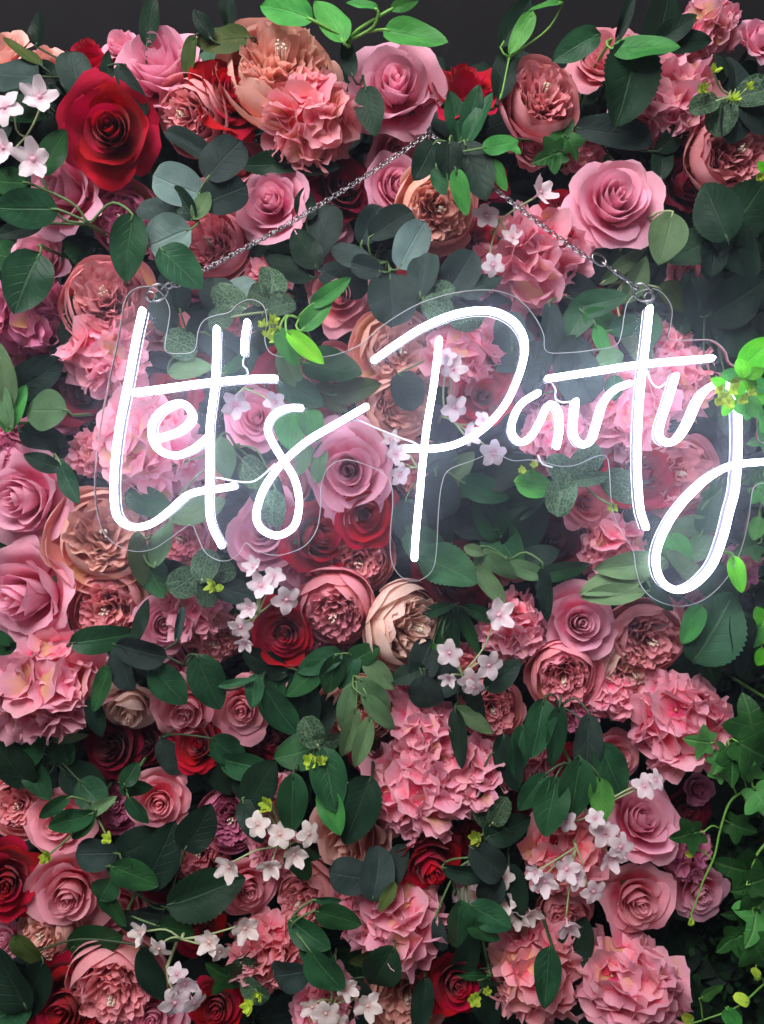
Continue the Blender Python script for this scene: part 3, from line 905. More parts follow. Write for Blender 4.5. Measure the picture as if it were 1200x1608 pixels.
# ------------------------------------------------------------------ the blooms: kind, shade, x, y, radius (photo px), facing right, facing up, layer, label
R_, P_, H_ = 'rose', 'peony', 'hydrangea'
BLOOMS = [
    (R_, 'pe', 8, 82, 42, -.3, .5, 1.2, 'peach rose crossed by an olive blade at the top edge of the wall'),
    (R_, 'pe', 72, 92, 32, .0, .7, .6, 'small peach rose between the peach rose and the upward red rose'),
    (R_, 'rd', 140, 92, 46, .1, .8, .8, 'red rose facing upward behind the round dark eucalyptus leaf'),
    (R_, 'lp', 194, 72, 38, -.1, .7, .8, 'small pale pink rose standing at the dark wall beside the upward red rose'),
    (R_, 'lp', 252, 108, 74, -.15, .35, 1.5, 'large pale pink rose under the folded olive leaf'),
    (P_, 'du', 300, 182, 58, -.45, -.45, 2.1, 'half-closed dusty pink peony nodding beside the large open red rose'),
    (R_, 'rd', 358, 150, 62, .45, .1, 1.5, 'red rose turned sideways against the big peach peony'),
    (R_, 'rd', 176, 205, 78, .15, -.25, 2.5, 'large open red rose with a deep spiral beside the pale blossoms'),
    (P_, 'pe', 438, 112, 98, .2, .3, 2.3, 'very large peach peony under the bright top vine'),
    (H_, 'co', 488, 196, 78, .1, -.4, 2.1, 'coral pink ruffled hydrangea directly under the big peach peony'),
    (R_, 'lp', 622, 138, 76, .0, .05, 2.3, 'large pale pink rose above the hook of the chains'),
    (R_, 'lp', 622, 240, 50, .2, -.4, .6, 'pale pink rose partly hidden under the large rose above the hook'),
    (R_, 'lp', 622, 292, 52, .45, -.1, 1.5, 'pale pink rose turned sideways next to the orange-hearted peony'),
    (R_, 'rd', 726, 145, 62, .0, .75, 1.0, 'red rose facing upward at the dark wall behind three green leaves'),
    (P_, 'du', 850, 157, 62, .1, .1, 1.8, 'round dusty pink peony alone against the dark wall'),
    (R_, 'pk', 950, 92, 62, -.5, .4, 1.0, 'pink rose half covered by a long bright leaf and a dark serrated leaf'),
    (H_, 'hy', 1045, 165, 74, .0, .0, 1.3, 'pink hydrangea beside the veined leaves with lime buds'),
    (H_, 'hy', 1110, 45, 52, .1, .4, .9, 'pink hydrangea at the top edge above the veined leaves'),
    (R_, 'lp', 1192, 62, 40, .3, .3, 1.0, 'small pale pink rose beside the top edge hydrangea'),
    (P_, 'du', 1148, 238, 70, .1, -.2, 1.9, 'dusty pink peony under the veined leaves with lime buds'),
    (R_, 'dr', 1072, 288, 46, .5, -.1, .8, 'dark crimson rose in shade between the bright pink rose and a peony'),
    (R_, 'lp', 964, 316, 78, .0, .05, 2.6, 'large bright pink rose above the t of Party'),
    (R_, 'lp', 102, 300, 72, -.4, .0, 1.8, 'pink rose behind the big glossy leaves and pale blossoms'),
    (P_, 'mv', 196, 345, 54, .0, -.3, 1.0, 'shaded mauve peony behind the hanging glossy leaf'),
    (P_, 'pk', 338, 385, 58, -.2, .0, 1.3, 'pink peony crossed by the long chain'),
    (R_, 'lp', 428, 318, 64, -.2, .0, 2.1, 'pale pink rose just above the long chain'),
    (R_, 'dr', 540, 295, 52, .3, -.1, .9, 'dark red rose behind the long chain'),
    (P_, 'pe', 688, 328, 64, .2, -.35, 2.5, 'peach pink peony with orange heart under the hook'),
    (H_, 'hy', 848, 408, 84, .0, .1, 2.0, 'large pink hydrangea under the short chain'),
    (R_, 'rd', 880, 326, 34, .0, .2, .4, 'small red rose mostly hidden behind the pale blossoms and bright pink rose'),
    (R_, 'rd', 752, 372, 30, .2, .0, .3, 'small red rose hidden between the orange-hearted peony and hydrangea'),
    (P_, 'du', 172, 470, 74, .1, .1, 2.2, 'large dusty pink peony behind the top of the L'),
    (H_, 'hy', 168, 555, 68, -.1, -.2, 1.7, 'pink hydrangea below the peony at the top of the L'),
    (H_, 'mv', 48, 500, 76, .0, .0, 1.3, 'mauve pink hydrangea under the big hanging leaf'),
    (R_, 'dr', 132, 620, 46, .2, .2, .6, 'dark crimson rose in shade beside the round olive leaf'),
    (H_, 'hy', 235, 705, 86, .1, .1, 2.0, 'large pink hydrangea behind the letter e'),
    (H_, 'hy', 148, 712, 40, -.3, .1, 1.6, 'small pink hydrangea outside the plate beside the L'),
    (H_, 'mv', 30, 700, 48, -.2, .2, .9, 'mauve hydrangea above the tall pink rose'),
    (R_, 'lp', 40, 780, 80, -.3, -.15, 2.0, 'tall pink rose with loose petals beside the peach peony'),
    (R_, 'lp', 45, 935, 86, -.35, -.05, 2.4, 'very large pale pink rose above the ruffled hydrangea'),
    (P_, 'pe', 165, 842, 76, .35, .15, 2.1, 'peach peony with broad outer petals behind the foot of the L'),
    (P_, 'du', 168, 955, 60, .1, -.1, 1.8, 'dusty pink peony with a crinkled heart below the peach peony'),
    (R_, 'lp', 256, 980, 50, .35, .0, 1.6, 'narrow mauve pink rose between two peonies below the foot of the L'),
    (H_, 'hy', 310, 955, 58, .0, .1, 1.3, 'pink hydrangea under the round veined leaves with lime bud'),
    (P_, 'du', 335, 1002, 48, .2, -.6, 1.0, 'dusty peony facing downward under the pink hydrangea'),
    (H_, 'hy', 75, 1075, 94, .0, .0, 2.3, 'largest ruffled pink hydrangea under the very large pale rose'),
    (R_, 'cr', 205, 1108, 52, .1, -.6, 1.4, 'cream blush rose facing downward beside the largest hydrangea'),
    (R_, 'pk', 295, 1112, 54, .0, -.35, 1.9, 'pink rose hanging below two glossy pointed leaves'),
    (R_, 'pk', 382, 1110, 52, .0, -.15, 1.9, 'pink rose beside the rose under the glossy leaves'),
    (R_, 'dr', 175, 1172, 48, .0, .2, 1.1, 'dark red rose under the cream blush rose'),
    (R_, 'rd', 312, 1170, 46, .0, .3, 1.1, 'red rose under the pink rose with glossy leaves'),
    (R_, 'pk', 250, 1258, 56, .2, .1, 2.1, 'pink rose with small dark leaves over its rim'),
    (R_, 'pk', 92, 1288, 52, .0, .1, 1.6, 'pink rose crossed by pale pointed leaves'),
    (P_, 'du', 30, 1265, 50, .2, .2, 1.1, 'dim dusty peony beside the rose crossed by pale leaves'),
    (R_, 'rd', 12, 1382, 62, .3, .0, 1.6, 'large red rose beside the tall pink rose of the lower wall'),
    (R_, 'pk', 110, 1400, 70, .15, -.1, 2.2, 'tall pink rose with bright heart over a peach peony'),
    (P_, 'pe', 76, 1462, 56, -.3, .0, 1.7, 'peach peony below the tall pink rose with bright heart'),
    (P_, 'du', 180, 1545, 70, .1, -.15, 2.2, 'large dusty peony above the red rose at the foot of the wall'),
    (R_, 'rd', 105, 1578, 66, .0, .1, 1.5, 'red rose at the foot of the wall under the large dusty peony'),
    (R_, 'lp', 240, 1596, 54, .1, .2, 1.9, 'pale pink rose at the foot of the wall with blossoms over it'),
    (R_, 'lp', 8, 1475, 34, -.2, .0, 1.0, 'small pale pink rose beside the lower peach peony'),
    (R_, 'pk', 388, 1392, 50, .4, .0, 1.4, 'pink rose behind the dark serrated leaf and cream blossom'),
    (R_, 'pe', 552, 1310, 80, -.35, -.3, 2.0, 'large peach rose behind the bright green leaf and dark serrated leaf'),
    (P_, 'du', 482, 1405, 54, -.4, -.2, 1.5, 'dusty peony behind a thin stem below the pale blossoms'),
    (H_, 'co', 418, 1492, 60, -.1, .1, 1.5, 'coral hydrangea behind the dark vine leaves'),
    (H_, 'hy', 630, 1442, 80, .1, .0, 2.1, 'pink ruffled hydrangea under the red rosebud'),
    (R_, 'rd', 672, 1352, 56, .35, -.4, 1.9, 'red half-open rosebud above the ruffled hydrangea'),
    (H_, 'hy', 668, 1150, 58, .0, .2, 1.8, 'pink hydrangea above the tallest ruffled cluster'),
    (H_, 'hy', 655, 1238, 76, -.1, -.1, 2.2, 'big pink hydrangea above the red rosebud'),
    (H_, 'hy', 738, 1220, 62, .2, .0, 1.9, 'pink hydrangea with a yellow petal beside the big hydrangea'),
    (P_, 'pe', 562, 1110, 54, .0, -.1, 1.3, 'blush peony behind the spray of slim pale leaves'),
    (R_, 'lp', 640, 1072, 42, .1, .3, .9, 'pale pink rose in shade under the cream peony'),
    (R_, 'dr', 588, 1172, 42, .1, .1, .8, 'dark red rose behind the tips of the slim pale leaves'),
    (P_, 'cr', 640, 980, 66, .75, -.1, 2.0, 'cream peony turned sideways below the P stem'),
    (P_, 'pk', 526, 955, 64, -.1, -.5, 2.4, 'round pink peony nodding beside the cream peony'),
    (P_, 'du', 562, 880, 56, .1, -.2, 1.5, 'dusty peony below the two red roses'),
    (R_, 'rd', 575, 808, 54, .1, .0, 1.6, 'red rose directly under the bright rose between s and P'),
    (R_, 'rd', 498, 842, 62, .6, .1, 1.5, 'red rose turned sideways beside the loop of the s'),
    (R_, 'lp', 548, 738, 76, -.05, -.1, 2.7, 'large bright pink rose between the s and the P'),
    (R_, 'lp', 415, 832, 64, .0, .1, 1.5, 'pale pink rose behind the lower loop of the s'),
    (R_, 'lp', 475, 892, 46, .0, -.3, 1.1, 'pale pink rose below the plate under the sideways red rose'),
    (P_, 'pk', 285, 848, 52, .1, .0, 1.5, 'pink peony behind the plate between L and t'),
    (R_, 'rd', 446, 992, 52, .1, -.1, 1.6, 'red rose below the pale blossoms under the s'),
    (R_, 'dr', 718, 912, 64, .2, .0, 1.0, 'crimson rose behind the serrated leaf at the foot of the P'),
    (P_, 'pe', 627, 550, 68, .15, -.1, 2.0, 'peach pink peony behind the hook of the P'),
    (H_, 'hy', 728, 560, 70, .1, .1, 2.4, 'pink hydrangea inside the bowl of the P'),
    (R_, 'rd', 760, 620, 58, .0, .0, 2.0, 'red rose inside the bowl of the P'),
    (P_, 'pe', 622, 640, 56, .5, .0, 2.0, 'peach peony beside the P stem behind the plate'),
    (R_, 'pk', 532, 465, 58, .1, -.1, 1.6, 'pink rose above the bright leaves beside the lime berries'),
    (P_, 'pk', 520, 590, 52, .1, .1, .9, 'shaded pink peony behind the broad soft leaf'),
    (R_, 'lp', 402, 655, 50, .0, .1, 1.4, 'pink rose behind the plate between the t and the s'),
    (H_, 'hy', 868, 690, 58, .0, -.1, 1.7, 'pink hydrangea behind the letter a'),
    (H_, 'hy', 985, 640, 78, .0, .0, 1.8, 'pink hydrangea behind the crossing of r and t'),
    (H_, 'hy', 1075, 605, 60, .1, .1, 1.2, 'pink hydrangea behind the arm of the y'),
    (R_, 'rd', 1010, 745, 60, .1, .1, 1.2, 'red rose behind the stem of the t in Party'),
    (P_, 'du', 1062, 742, 64, .1, -.1, 1.5, 'dusty peony between the t stem and the loop of the y'),
    (R_, 'pk', 922, 790, 46, .0, .0, 1.8, 'small pink rose under the dark veined leaves'),
    (H_, 'hy', 958, 862, 58, -.1, .0, 1.7, 'pink hydrangea at the lower edge of the plate below the t'),
    (R_, 'dr', 868, 852, 54, -.1, .1, .8, 'dark crimson rose in shade below the small pink rose'),
    (H_, 'hy', 806, 985, 62, -.1, .0, 1.7, 'pink hydrangea beside the pale pink rose and blossoms'),
    (R_, 'lp', 910, 978, 64, -.05, .1, 2.4, 'pale pink rose above the nodding pink peony'),
    (P_, 'du', 1016, 1000, 62, .0, -.15, 2.2, 'dusty peony below the loop of the y'),
    (P_, 'cr', 988, 1050, 60, .1, -.3, 1.3, 'pale peach peony mostly hidden under the dusty peony'),
    (P_, 'pk', 885, 1060, 58, -.15, -.3, 2.1, 'nodding pink peony under the pale pink rose'),
    (H_, 'hy', 1068, 1128, 84, .1, .0, 2.3, 'large pink hydrangea next to the ivy'),
    (H_, 'hy', 965, 1092, 42, -.1, .0, 1.3, 'small pink hydrangea between the nodding peony and large hydrangea'),
    (H_, 'mv', 905, 1118, 36, .0, -.2, .9, 'small mauve hydrangea in shade under the nodding peony'),
    (P_, 'du', 770, 1110, 50, .1, .0, 1.2, 'dusty peony in shade below the blossoms of the fern leaves'),
    (R_, 'lp', 1004, 1288, 64, .1, .55, 1.9, 'pale pink cupped rose above the soft pink flat rose'),
    (H_, 'co', 888, 1340, 68, -.1, .0, 1.8, 'coral hydrangea under the row of hanging leaves'),
    (R_, 'pk', 1002, 1412, 60, .05, -.05, 2.1, 'soft pink rose opened flat below the cupped rose'),
    (P_, 'du', 890, 1432, 42, .0, -.4, 1.3, 'small dusty peony below the coral hydrangea'),
    (H_, 'co', 840, 1522, 78, -.1, .0, 1.8, 'coral hydrangea with a dark leaf over it'),
    (H_, 'hy', 988, 1542, 88, .0, .1, 2.2, 'large pink hydrangea with yellow petals at the foot of the wall'),
    (R_, 'rd', 716, 1545, 50, .2, .2, 1.5, 'red rose among leaves at the foot of the wall beside a blush peony'),
    (P_, 'pe', 640, 1552, 66, .0, .1, 1.6, 'blush peony at the foot of the wall with a slim dark leaf over it'),
    (H_, 'hy', 512, 1578, 56, .0, .1, 1.4, 'pink hydrangea at the foot of the wall with white blossoms'),
    (H_, 'hy', 432, 1328, 44, .0, .1, 1.4, 'small pink hydrangea inside the cluster of cream blossoms'),
    (R_, 'rd', 340, 1580, 48, .1, .2, 1.2, 'red rose at the foot of the wall near the blossom stem'),
    (P_, 'mv', 362, 1285, 48, .1, .1, .8, 'dim mauve peony deep beside the pale blossom cluster'),
    (R_, 'dr', 252, 1385, 46, .0, .0, .6, 'very dark red rose deep behind the round green leaves'),
    (R_, 'pk', 1075, 428, 36, .3, -.3, .8, 'small pink rosebud with a green base behind the short chain'),
    (H_, 'hy', 1048, 545, 38, .1, .2, 1.1, 'small pink hydrangea at the plate notch beside the t of Party'),
    (R_, 'mv', 1098, 1240, 28, .2, .2, .6, 'tiny dim pink rosebud in the shade of the ivy'),
    (R_, 'dr', 1078, 1275, 40, .1, .1, .3, 'dark red rose deep behind the ivy vine'),
    (H_, 'wh', 752, 1400, 44, .1, .1, 1.1, 'pale hydrangea half hidden beside the ruffled hydrangea'),
    (P_, 'mv', 60, 1610, 50, .1, .1, .9, 'dim mauve peony below the foot of the wall leaves'),
    (H_, 'hy', 560, 1425, 46, -.2, .1, 1.4, 'small pink hydrangea behind the grey heart-shaped leaf'),
    (R_, 'pk', 1090, 80, 40, .2, .4, .5, 'pink rose half hidden behind the top edge hydrangea'),
    (R_, 'mv', 95, 650, 34, .0, .0, .3, 'dim pink rose deep behind the round olive leaf'),
    (H_, 'mv', 1160, 890, 36, .1, .1, .4, 'dim pink hydrangea behind the folded yellow-green leaf'),
    (R_, 'dr', 230, 1170, 36, .0, .1, .4, 'dark red rose deep between two other red roses'),
    (P_, 'mv', 300, 430, 44, .0, .0, .5, 'dim mauve peony behind the chain ring by the L'),
    (H_, 'mv', 520, 1000, 40, .0, .0, .2, 'dim hydrangea deep under the round nodding peony'),
    (R_, 'dr', 1100, 860, 40, .0, .0, .2, 'dark red rose deep behind the loop of the y'),
    (R_, 'rd', 530, 1030, 34, .1, .2, .3, 'dim red rose deep under the round nodding peony'),
]
for b in BLOOMS: flower(*b)

# dim blooms filling the gaps deep between the named ones
grg = random.Random(5)
extra, tries = [], 0
SHADE = {'lp': 'pale pink', 'pk': 'pink', 'dr': 'dark crimson', 'du': 'dusty pink', 'mv': 'mauve', 'hy': 'pink', 'rd': 'red', 'co': 'coral'}
while tries < 6000 and len(extra) < 46:
    tries += 1
    px, py = grg.uniform(-20, 1100), grg.uniform(120, 1620)
    if min(math.hypot(q[2] - px, q[3] - py) - .72 * q[4] for q in BLOOMS + extra) < 26: continue
    kd = grg.choice([R_, P_, H_, R_]); pl = grg.choice({R_: ['dr', 'pk', 'rd', 'lp'], P_: ['du', 'pk', 'mv'], H_: ['hy', 'mv', 'co']}[kd])
    nb = min(BLOOMS, key=lambda q: math.hypot(q[2] - px, q[3] - py))
    lab = 'dim %s %s deep beside the %s' % (SHADE[pl], kd, nb[8])
    if len(lab.split()) > 16 or any(e[8] == lab for e in extra): continue
    extra.append((kd, pl, px, py, grg.uniform(38, 50), grg.uniform(-.3, .3), grg.uniform(-.3, .3), grg.uniform(.2, .7), lab))
for b in extra: flower(*b)

# ------------------------------------------------------------------ foliage: leaf = (kind, centre x, centre y, length, width, angle)
def SP(label, y, base, leaves, buds=(), name='leaf_sprig', **k): return sprig(name, label, y, base, leaves, buds, group='leafy sprigs of the flower wall', **k)
F1, F2, F3, F4 = -.050, -.068, -.084, -.118
SP('bright pale green vine arching over the top of the big peach peony', F3, (548, 64), [('bri', 446, 14, 105, 50, 152), ('bri', 518, 28, 95, 52, 118), ('bri', 652, 56, 108, 46, -22), ('bri', 636, 6, 46, 20, 15), ('bri', 568, 6, 52, 16, 165)], stem=M_STEMB, sr=.0016)
SP('folded olive leaf standing above the sideways red rose', F2, (395, 68), [('oli', 348, 62, 92, 46, 178), ('oli', 296, 90, 66, 26, 250), ('drk', 356, 12, 56, 26, 95), ('drk', 318, 38, 50, 26, 120)], stem=M_STEMD)
SP('tall dark upright leaf against the wall beside the large pale rose', F1, (232, 90), [('drk', 236, 30, 105, 30, 88), ('drk', 60, 45, 50, 30, 80)])
SP('dark round eucalyptus leaves around the upward red rose', F2 - .004, (150, 130), [('euc', 118, 110, 66, 54, 95), ('drk', 70, 112, 46, 36, 160), ('drk', 168, 116, 66, 24, 82), ('euc', 206, 140, 82, 30, -62)])
SP('olive blade crossing the peach rose with a dark broad leaf', F2 - .004, (95, 120), [('oli', 35, 80, 95, 22, 140), ('euc', 20, 118, 95, 66, 170)])
SP('pale and dark eucalyptus sprig beside the large open red rose', F3, (300, 338), [('pal', 278, 290, 80, 64, 160), ('euc', 350, 250, 78, 66, 50), ('euc', 352, 306, 74, 58, 25), ('sof', 316, 322, 50, 28, 62), ('pal', 262, 372, 80, 72, 195), ('drk', 290, 318, 60, 36, 120), ('euc', 250, 332, 70, 46, 170, .02), ('euc', 300, 230, 92, 34, 150, .012)], stem=M_STEM)
SP('vine with big glossy leaves over the shaded pink rose', F3, (140, 352), [('fic', 40, 326, 96, 62, 178), ('fic', 12, 284, 64, 46, 172), ('fic', 84, 238, 78, 50, 58), ('fic', 202, 390, 104, 58, -96), ('drk', 30, 360, 70, 30, 200, .02)], stem=M_STEM, sr=.0014)
SP('broad glossy leaf with pale midrib hanging over the mauve hydrangea', F3, (62, 385), [('fic', 40, 442, 104, 76, -108)], stem=M_STEM)
SP('dark glossy leaf crossing the long chain near its lower ring', -.112, (262, 395), [('fic', 285, 420, 84, 62, -42)], stem=M_STEM)
SP('dark serrated leaf under the coral hydrangea and chain', F1, (470, 262), [('ros', 430, 258, 105, 34, 185), ('drk', 500, 262, 70, 26, 0)])
SP('dark leaf wedged between the peach peony and the large pale rose', F2, (570, 120), [('ros', 580, 172, 84, 46, -82), ('drk', 548, 90, 60, 26, 100)])
SP('pair of green leaves curving in front of the upward red rose', F2 - .006, (720, 225), [('fic', 716, 180, 76, 40, 98), ('fic', 752, 186, 84, 34, 62), ('fic', 742, 172, 70, 34, 72)], stem=M_STEM)
SP('dark drooping leaves below the hook with bright folded tips', -.112, (712, 232), [('drk', 666, 252, 66, 42, 240), ('drk', 745, 268, 100, 60, -72), ('drk', 706, 252, 60, 44, -90), ('fic', 692, 284, 46, 28, -72), ('bri', 724, 302, 70, 30, -75), ('bri', 786, 228, 58, 32, 12), ('bri', 782, 276, 52, 28, -55)], stem=M_STEM)
SP('bright leaves sticking out from the dark wall above the round peony', F2, (800, 90), [('bri', 818, 52, 72, 30, 240), ('bri', 856, 8, 60, 18, 198), ('drk', 812, 30, 100, 40, 60, .012), ('drk', 792, 110, 95, 40, 82, .012)], stem=M_STEMB)
SP('curled dark green leaf between the round peony and the pink rose', F3, (935, 60), [('fic', 904, 72, 80, 46, 205)])
SP('long bright leaf across the pink rose under the dark serrated leaf', F3 - .006, (960, 62), [('bri', 1012, 76, 102, 42, -12)], stem=M_STEMB)
SP('large dark serrated leaf pointing down over the top hydrangea', F3, (1000, 75), [('ros', 984, 132, 124, 88, -106)])
SP('big dark leaves standing at the top edge behind the hydrangea', F1 - .006, (1030, 80), [('drk', 1042, 28, 120, 70, 72), ('drk', 1080, 64, 80, 40, 0), ('drk', 1062, 45, 70, 36, 30), ('drk', 985, 20, 80, 20, 70)])
SP('round veined leaves with lime buds above the dusty peony', F3, (1150, 150), [('euc', 1156, 115, 56, 48, 92), ('fit', 1186, 146, 58, 50, 8), ('fit', 1134, 182, 58, 48, 250), ('fit', 1106, 166, 46, 36, 200), ('euc', 1150, 192, 62, 56, -85, .01), ('euc', 1190, 180, 60, 60, -30, .01)], [(1120, 112, 13), (1104, 140, 14), (1150, 158, 17), (1174, 138, 13)], name='veined_sprig', stem=M_STEMP)
SP('dark grey leaf curving over the large bright pink rose', F1, (920, 195), [('euc', 965, 210, 120, 52, -14), ('drk', 1040, 245, 76, 36, 85), ('drk', 1060, 215, 70, 36, 40)])
SP('small lobed green leaves between the round peony and the bright rose', F1, (890, 235), [('ivy', 888, 205, 50, 50, 60), ('ivy', 862, 245, 54, 54, 200), ('ivy', 900, 232, 40, 40, -60), ('bri', 804, 232, 34, 18, -40)])
SP('pale olive leaf with yellow midrib beside the bright pink rose', F3, (1030, 335), [('sof', 1046, 372, 84, 62, -108)], stem=M_STEMP)
SP('two broad dark serrated leaves below the right-hand dusty peony', F2, (1140, 372), [('ros', 1122, 330, 102, 70, 112), ('ros', 1175, 328, 116, 80, 50), ('ros', 1100, 382, 110, 60, 200, .012), ('drk', 1165, 400, 90, 60, -60, .01), ('drk', 1120, 400, 70, 46, -100, .01)])
SP('dark leaves massed above the notch of the plate near the y', F1, (1110, 470), [('drk', 1155, 470, 100, 76, 30), ('drk', 1105, 490, 110, 60, -70), ('drk', 1160, 530, 100, 60, -40), ('ros', 1080, 470, 100, 44, 80), ('euc', 1150, 640, 100, 50, -80), ('drk', 1110, 610, 90, 40, -85)])
SP('pale eucalyptus sprig with grey leaves below the long chain', F3, (608, 412), [('pal', 646, 384, 80, 58, 62), ('euc', 618, 348, 96, 48, 38), ('euc', 582, 352, 66, 44, 62), ('euc', 552, 402, 70, 40, 150), ('euc', 614, 468, 84, 78, -88), ('euc', 575, 420, 50, 36, 165)], stem=M_STEM)
SP('dark eucalyptus leaves between the chain and the pink rose', F1, (500, 400), [('euc', 505, 362, 92, 70, 70), ('drk', 480, 390, 70, 50, 120), ('euc', 540, 440, 80, 50, -20), ('drk', 455, 420, 80, 50, 160), ('drk', 480, 320, 50, 36, 90)])
SP('lime berry sprig with round veined leaves above the apostrophe', -.088, (425, 492), [('fit', 427, 442, 56, 48, 88), ('fit', 440, 480, 50, 44, 20), ('fit', 346, 502, 46, 40, 190), ('fit', 404, 462, 44, 36, 150), ('euc', 400, 500, 46, 38, 220), ('fit', 360, 470, 60, 50, 150, .012)], [(412, 512, 14), (428, 505, 14), (437, 520, 15), (420, 528, 15), (432, 532, 12)], name='veined_sprig', stem=M_STEMP)
SP('bright green leaves springing over the plate edge beside the lime berries', -.108, (470, 500), [('bri', 520, 458, 76, 28, 30), ('bri', 498, 492, 72, 34, 50), ('neo', 480, 546, 74, 30, -40), ('bri', 452, 545, 66, 34, -65)], stem=M_STEMB)
SP('broad soft green leaf behind the plate above the arm of the s', F2, (470, 560), [('fic', 522, 578, 96, 66, -14), ('fic', 472, 618, 86, 48, -32), ('oli', 560, 612, 80, 40, 10), ('oli', 520, 625, 66, 40, -40), ('sof', 455, 580, 66, 36, -60)], stem=M_STEM)
SP('green pointed leaves behind the upper curve of the s', F2, (470, 640), [('bri', 455, 672, 66, 54, -100), ('bri', 488, 668, 56, 46, -70), ('sof', 502, 724, 70, 26, 82), ('sof', 478, 715, 66, 24, 75)], stem=M_STEM)
SP('soft round leaves behind the plate below the t crossbar', F2, (370, 700), [('sof', 350, 720, 70, 44, -80), ('fit', 400, 740, 56, 48, -40), ('euc', 420, 770, 66, 54, -70), ('fit', 428, 800, 60, 50, -100), ('sof', 310, 800, 90, 46, 20), ('fic', 235, 790, 80, 46, -20)], stem=M_STEM)
SP('grey green leaves behind the plate at the top of the t', F2, (300, 540), [('euc', 258, 490, 74, 50, -60), ('fit', 284, 540, 56, 48, -20), ('euc', 320, 520, 70, 50, 60), ('euc', 352, 545, 66, 52, -40), ('sof', 300, 580, 70, 36, 10), ('fic', 370, 560, 60, 40, 60), ('euc', 275, 455, 70, 50, 100, .01), ('pal', 375, 460, 64, 50, 40), ('euc', 345, 465, 70, 60, 100)], stem=M_STEM)
SP('grey round leaves inside the bowl of the P', F2, (790, 560), [('euc', 800, 545, 84, 66, 60), ('euc', 800, 520, 60, 50, 100), ('euc', 640, 614, 64, 54, -70)], stem=M_STEM)
SP('veined round leaves over the plate edge at the top of the P', F3 - .004, (700, 470), [('fit', 685, 462, 60, 36, 20), ('fit', 688, 485, 54, 44, -30), ('fit', 735, 500, 60, 40, 0), ('euc', 665, 430, 70, 50, 80), ('euc', 720, 430, 80, 60, 60, .01), ('drk', 755, 450, 70, 40, 20)], name='veined_sprig', stem=M_STEM)
SP('grey leaf and wiry leaves below the bowl of the P', F2, (700, 740), [('sof', 718, 742, 90, 36, 50), ('sof', 735, 772, 56, 20, 10), ('euc', 690, 780, 80, 66, -80), ('euc', 645, 820, 76, 56, -80), ('fic', 760, 770, 80, 46, -20), ('drk', 800, 740, 90, 50, 30), ('euc', 690, 720, 60, 50, 30)], stem=M_STEM)
SP('green leaf tuft behind the plate beside the t of Party', F2, (920, 480), [('fic', 910, 500, 86, 48, 240), ('bri', 950, 505, 78, 36, -20), ('fic', 940, 475, 84, 44, 10), ('bri', 945, 540, 60, 26, -70), ('euc', 866, 515, 80, 36, -85), ('fic', 985, 510, 66, 34, 20), ('euc', 905, 460, 80, 50, 150, .01)], stem=M_STEM)
SP('pale grey leaves behind the crossbar of the t in Party', F2, (920, 580), [('euc', 908, 590, 92, 72, -60), ('euc', 905, 560, 70, 60, 80), ('euc', 838, 570, 70, 54, 70), ('sof', 960, 565, 56, 40, 20), ('euc', 835, 590, 80, 40, -80), ('fic', 965, 610, 40, 30, -90)], stem=M_STEM)
SP('pale soft leaves behind the short chain and its ring', F1, (980, 440), [('sof', 1000, 440, 76, 44, 60), ('sof', 980, 415, 90, 26, 40), ('oli', 1060, 470, 66, 50, -30), ('sof', 1000, 545, 80, 40, -60), ('fic', 1020, 520, 70, 40, -100)], stem=M_STEMP)
SP('upright bright leaf beside the mauve hydrangea and round olive leaf', F3, (20, 665), [('sof', 6, 586, 104, 36, 95), ('bri', 24, 640, 80, 30, 65), ('sof', 8, 640, 70, 26, 100)], stem=M_STEM)
SP('round olive leaf on a thin stalk beside the dark crimson rose', F3, (112, 652), [('sof', 68, 642, 78, 68, 176)], stem=M_STEM)
SP('dark leaves in shade beside the hydrangea under the L', F1, (80, 590), [('drk', 105, 545, 100, 44, 65), ('drk', 60, 590, 100, 60, 30), ('fic', 112, 500, 70, 30, 80), ('drk', 70, 690, 80, 46, -20)])
SP('green curled leaf resting on the tall pink rose', F3, (85, 725), [('fic', 108, 758, 74, 34, -62), ('drk', 66, 725, 60, 30, 160)], stem=M_STEM)
SP('olive rounded leaf hanging below the plate under the L', F3, (222, 850), [('oli', 220, 878, 86, 32, -88), ('fic', 240, 905, 76, 52, -60, .012), ('drk', 270, 900, 70, 40, -10, .014), ('sof', 252, 850, 80, 40, 80)], stem=M_STEM)
SP('dark glossy leaf between the crinkled peony and the largest hydrangea', F2, (120, 1008), [('fic', 165, 1002, 104, 46, 8)])
SP('grey twin eucalyptus leaves beside the narrow mauve rose', F3, (190, 1018), [('euc', 222, 1022, 78, 48, -14), ('euc', 196, 1050, 76, 42, -78), ('drk', 235, 1050, 66, 34, -40, .012), ('drk', 222, 975, 70, 24, 75, .01), ('euc', 282, 980, 56, 14, 80)])
SP('round veined leaves with lime bud above the hydrangea under the t', F3, (318, 905), [('fit', 290, 914, 58, 50, 215), ('fit', 322, 888, 52, 44, 80), ('fit', 348, 896, 46, 40, 20), ('euc', 365, 928, 72, 40, -15, .01), ('fit', 326, 932, 44, 36, -90)], [(336, 918, 20), (346, 925, 12)], name='veined_sprig', stem=M_STEMP)
SP('two glossy pointed leaves above the hanging pink rose', F3, (290, 1045), [('fic', 266, 1078, 78, 52, -52), ('fic', 327, 1072, 92, 58, -68)], stem=M_STEMD)
SP('slim green leaf at the side of the largest hydrangea', F3, (165, 1050), [('fic', 158, 1082, 82, 32, -112), ('drk', 150, 1125, 66, 32, -80, .012)])
SP('small glossy leaves beside the second hanging pink rose', F3, (410, 1070), [('fic', 398, 1085, 50, 32, -95), ('fic', 372, 1072, 56, 14, 10)])
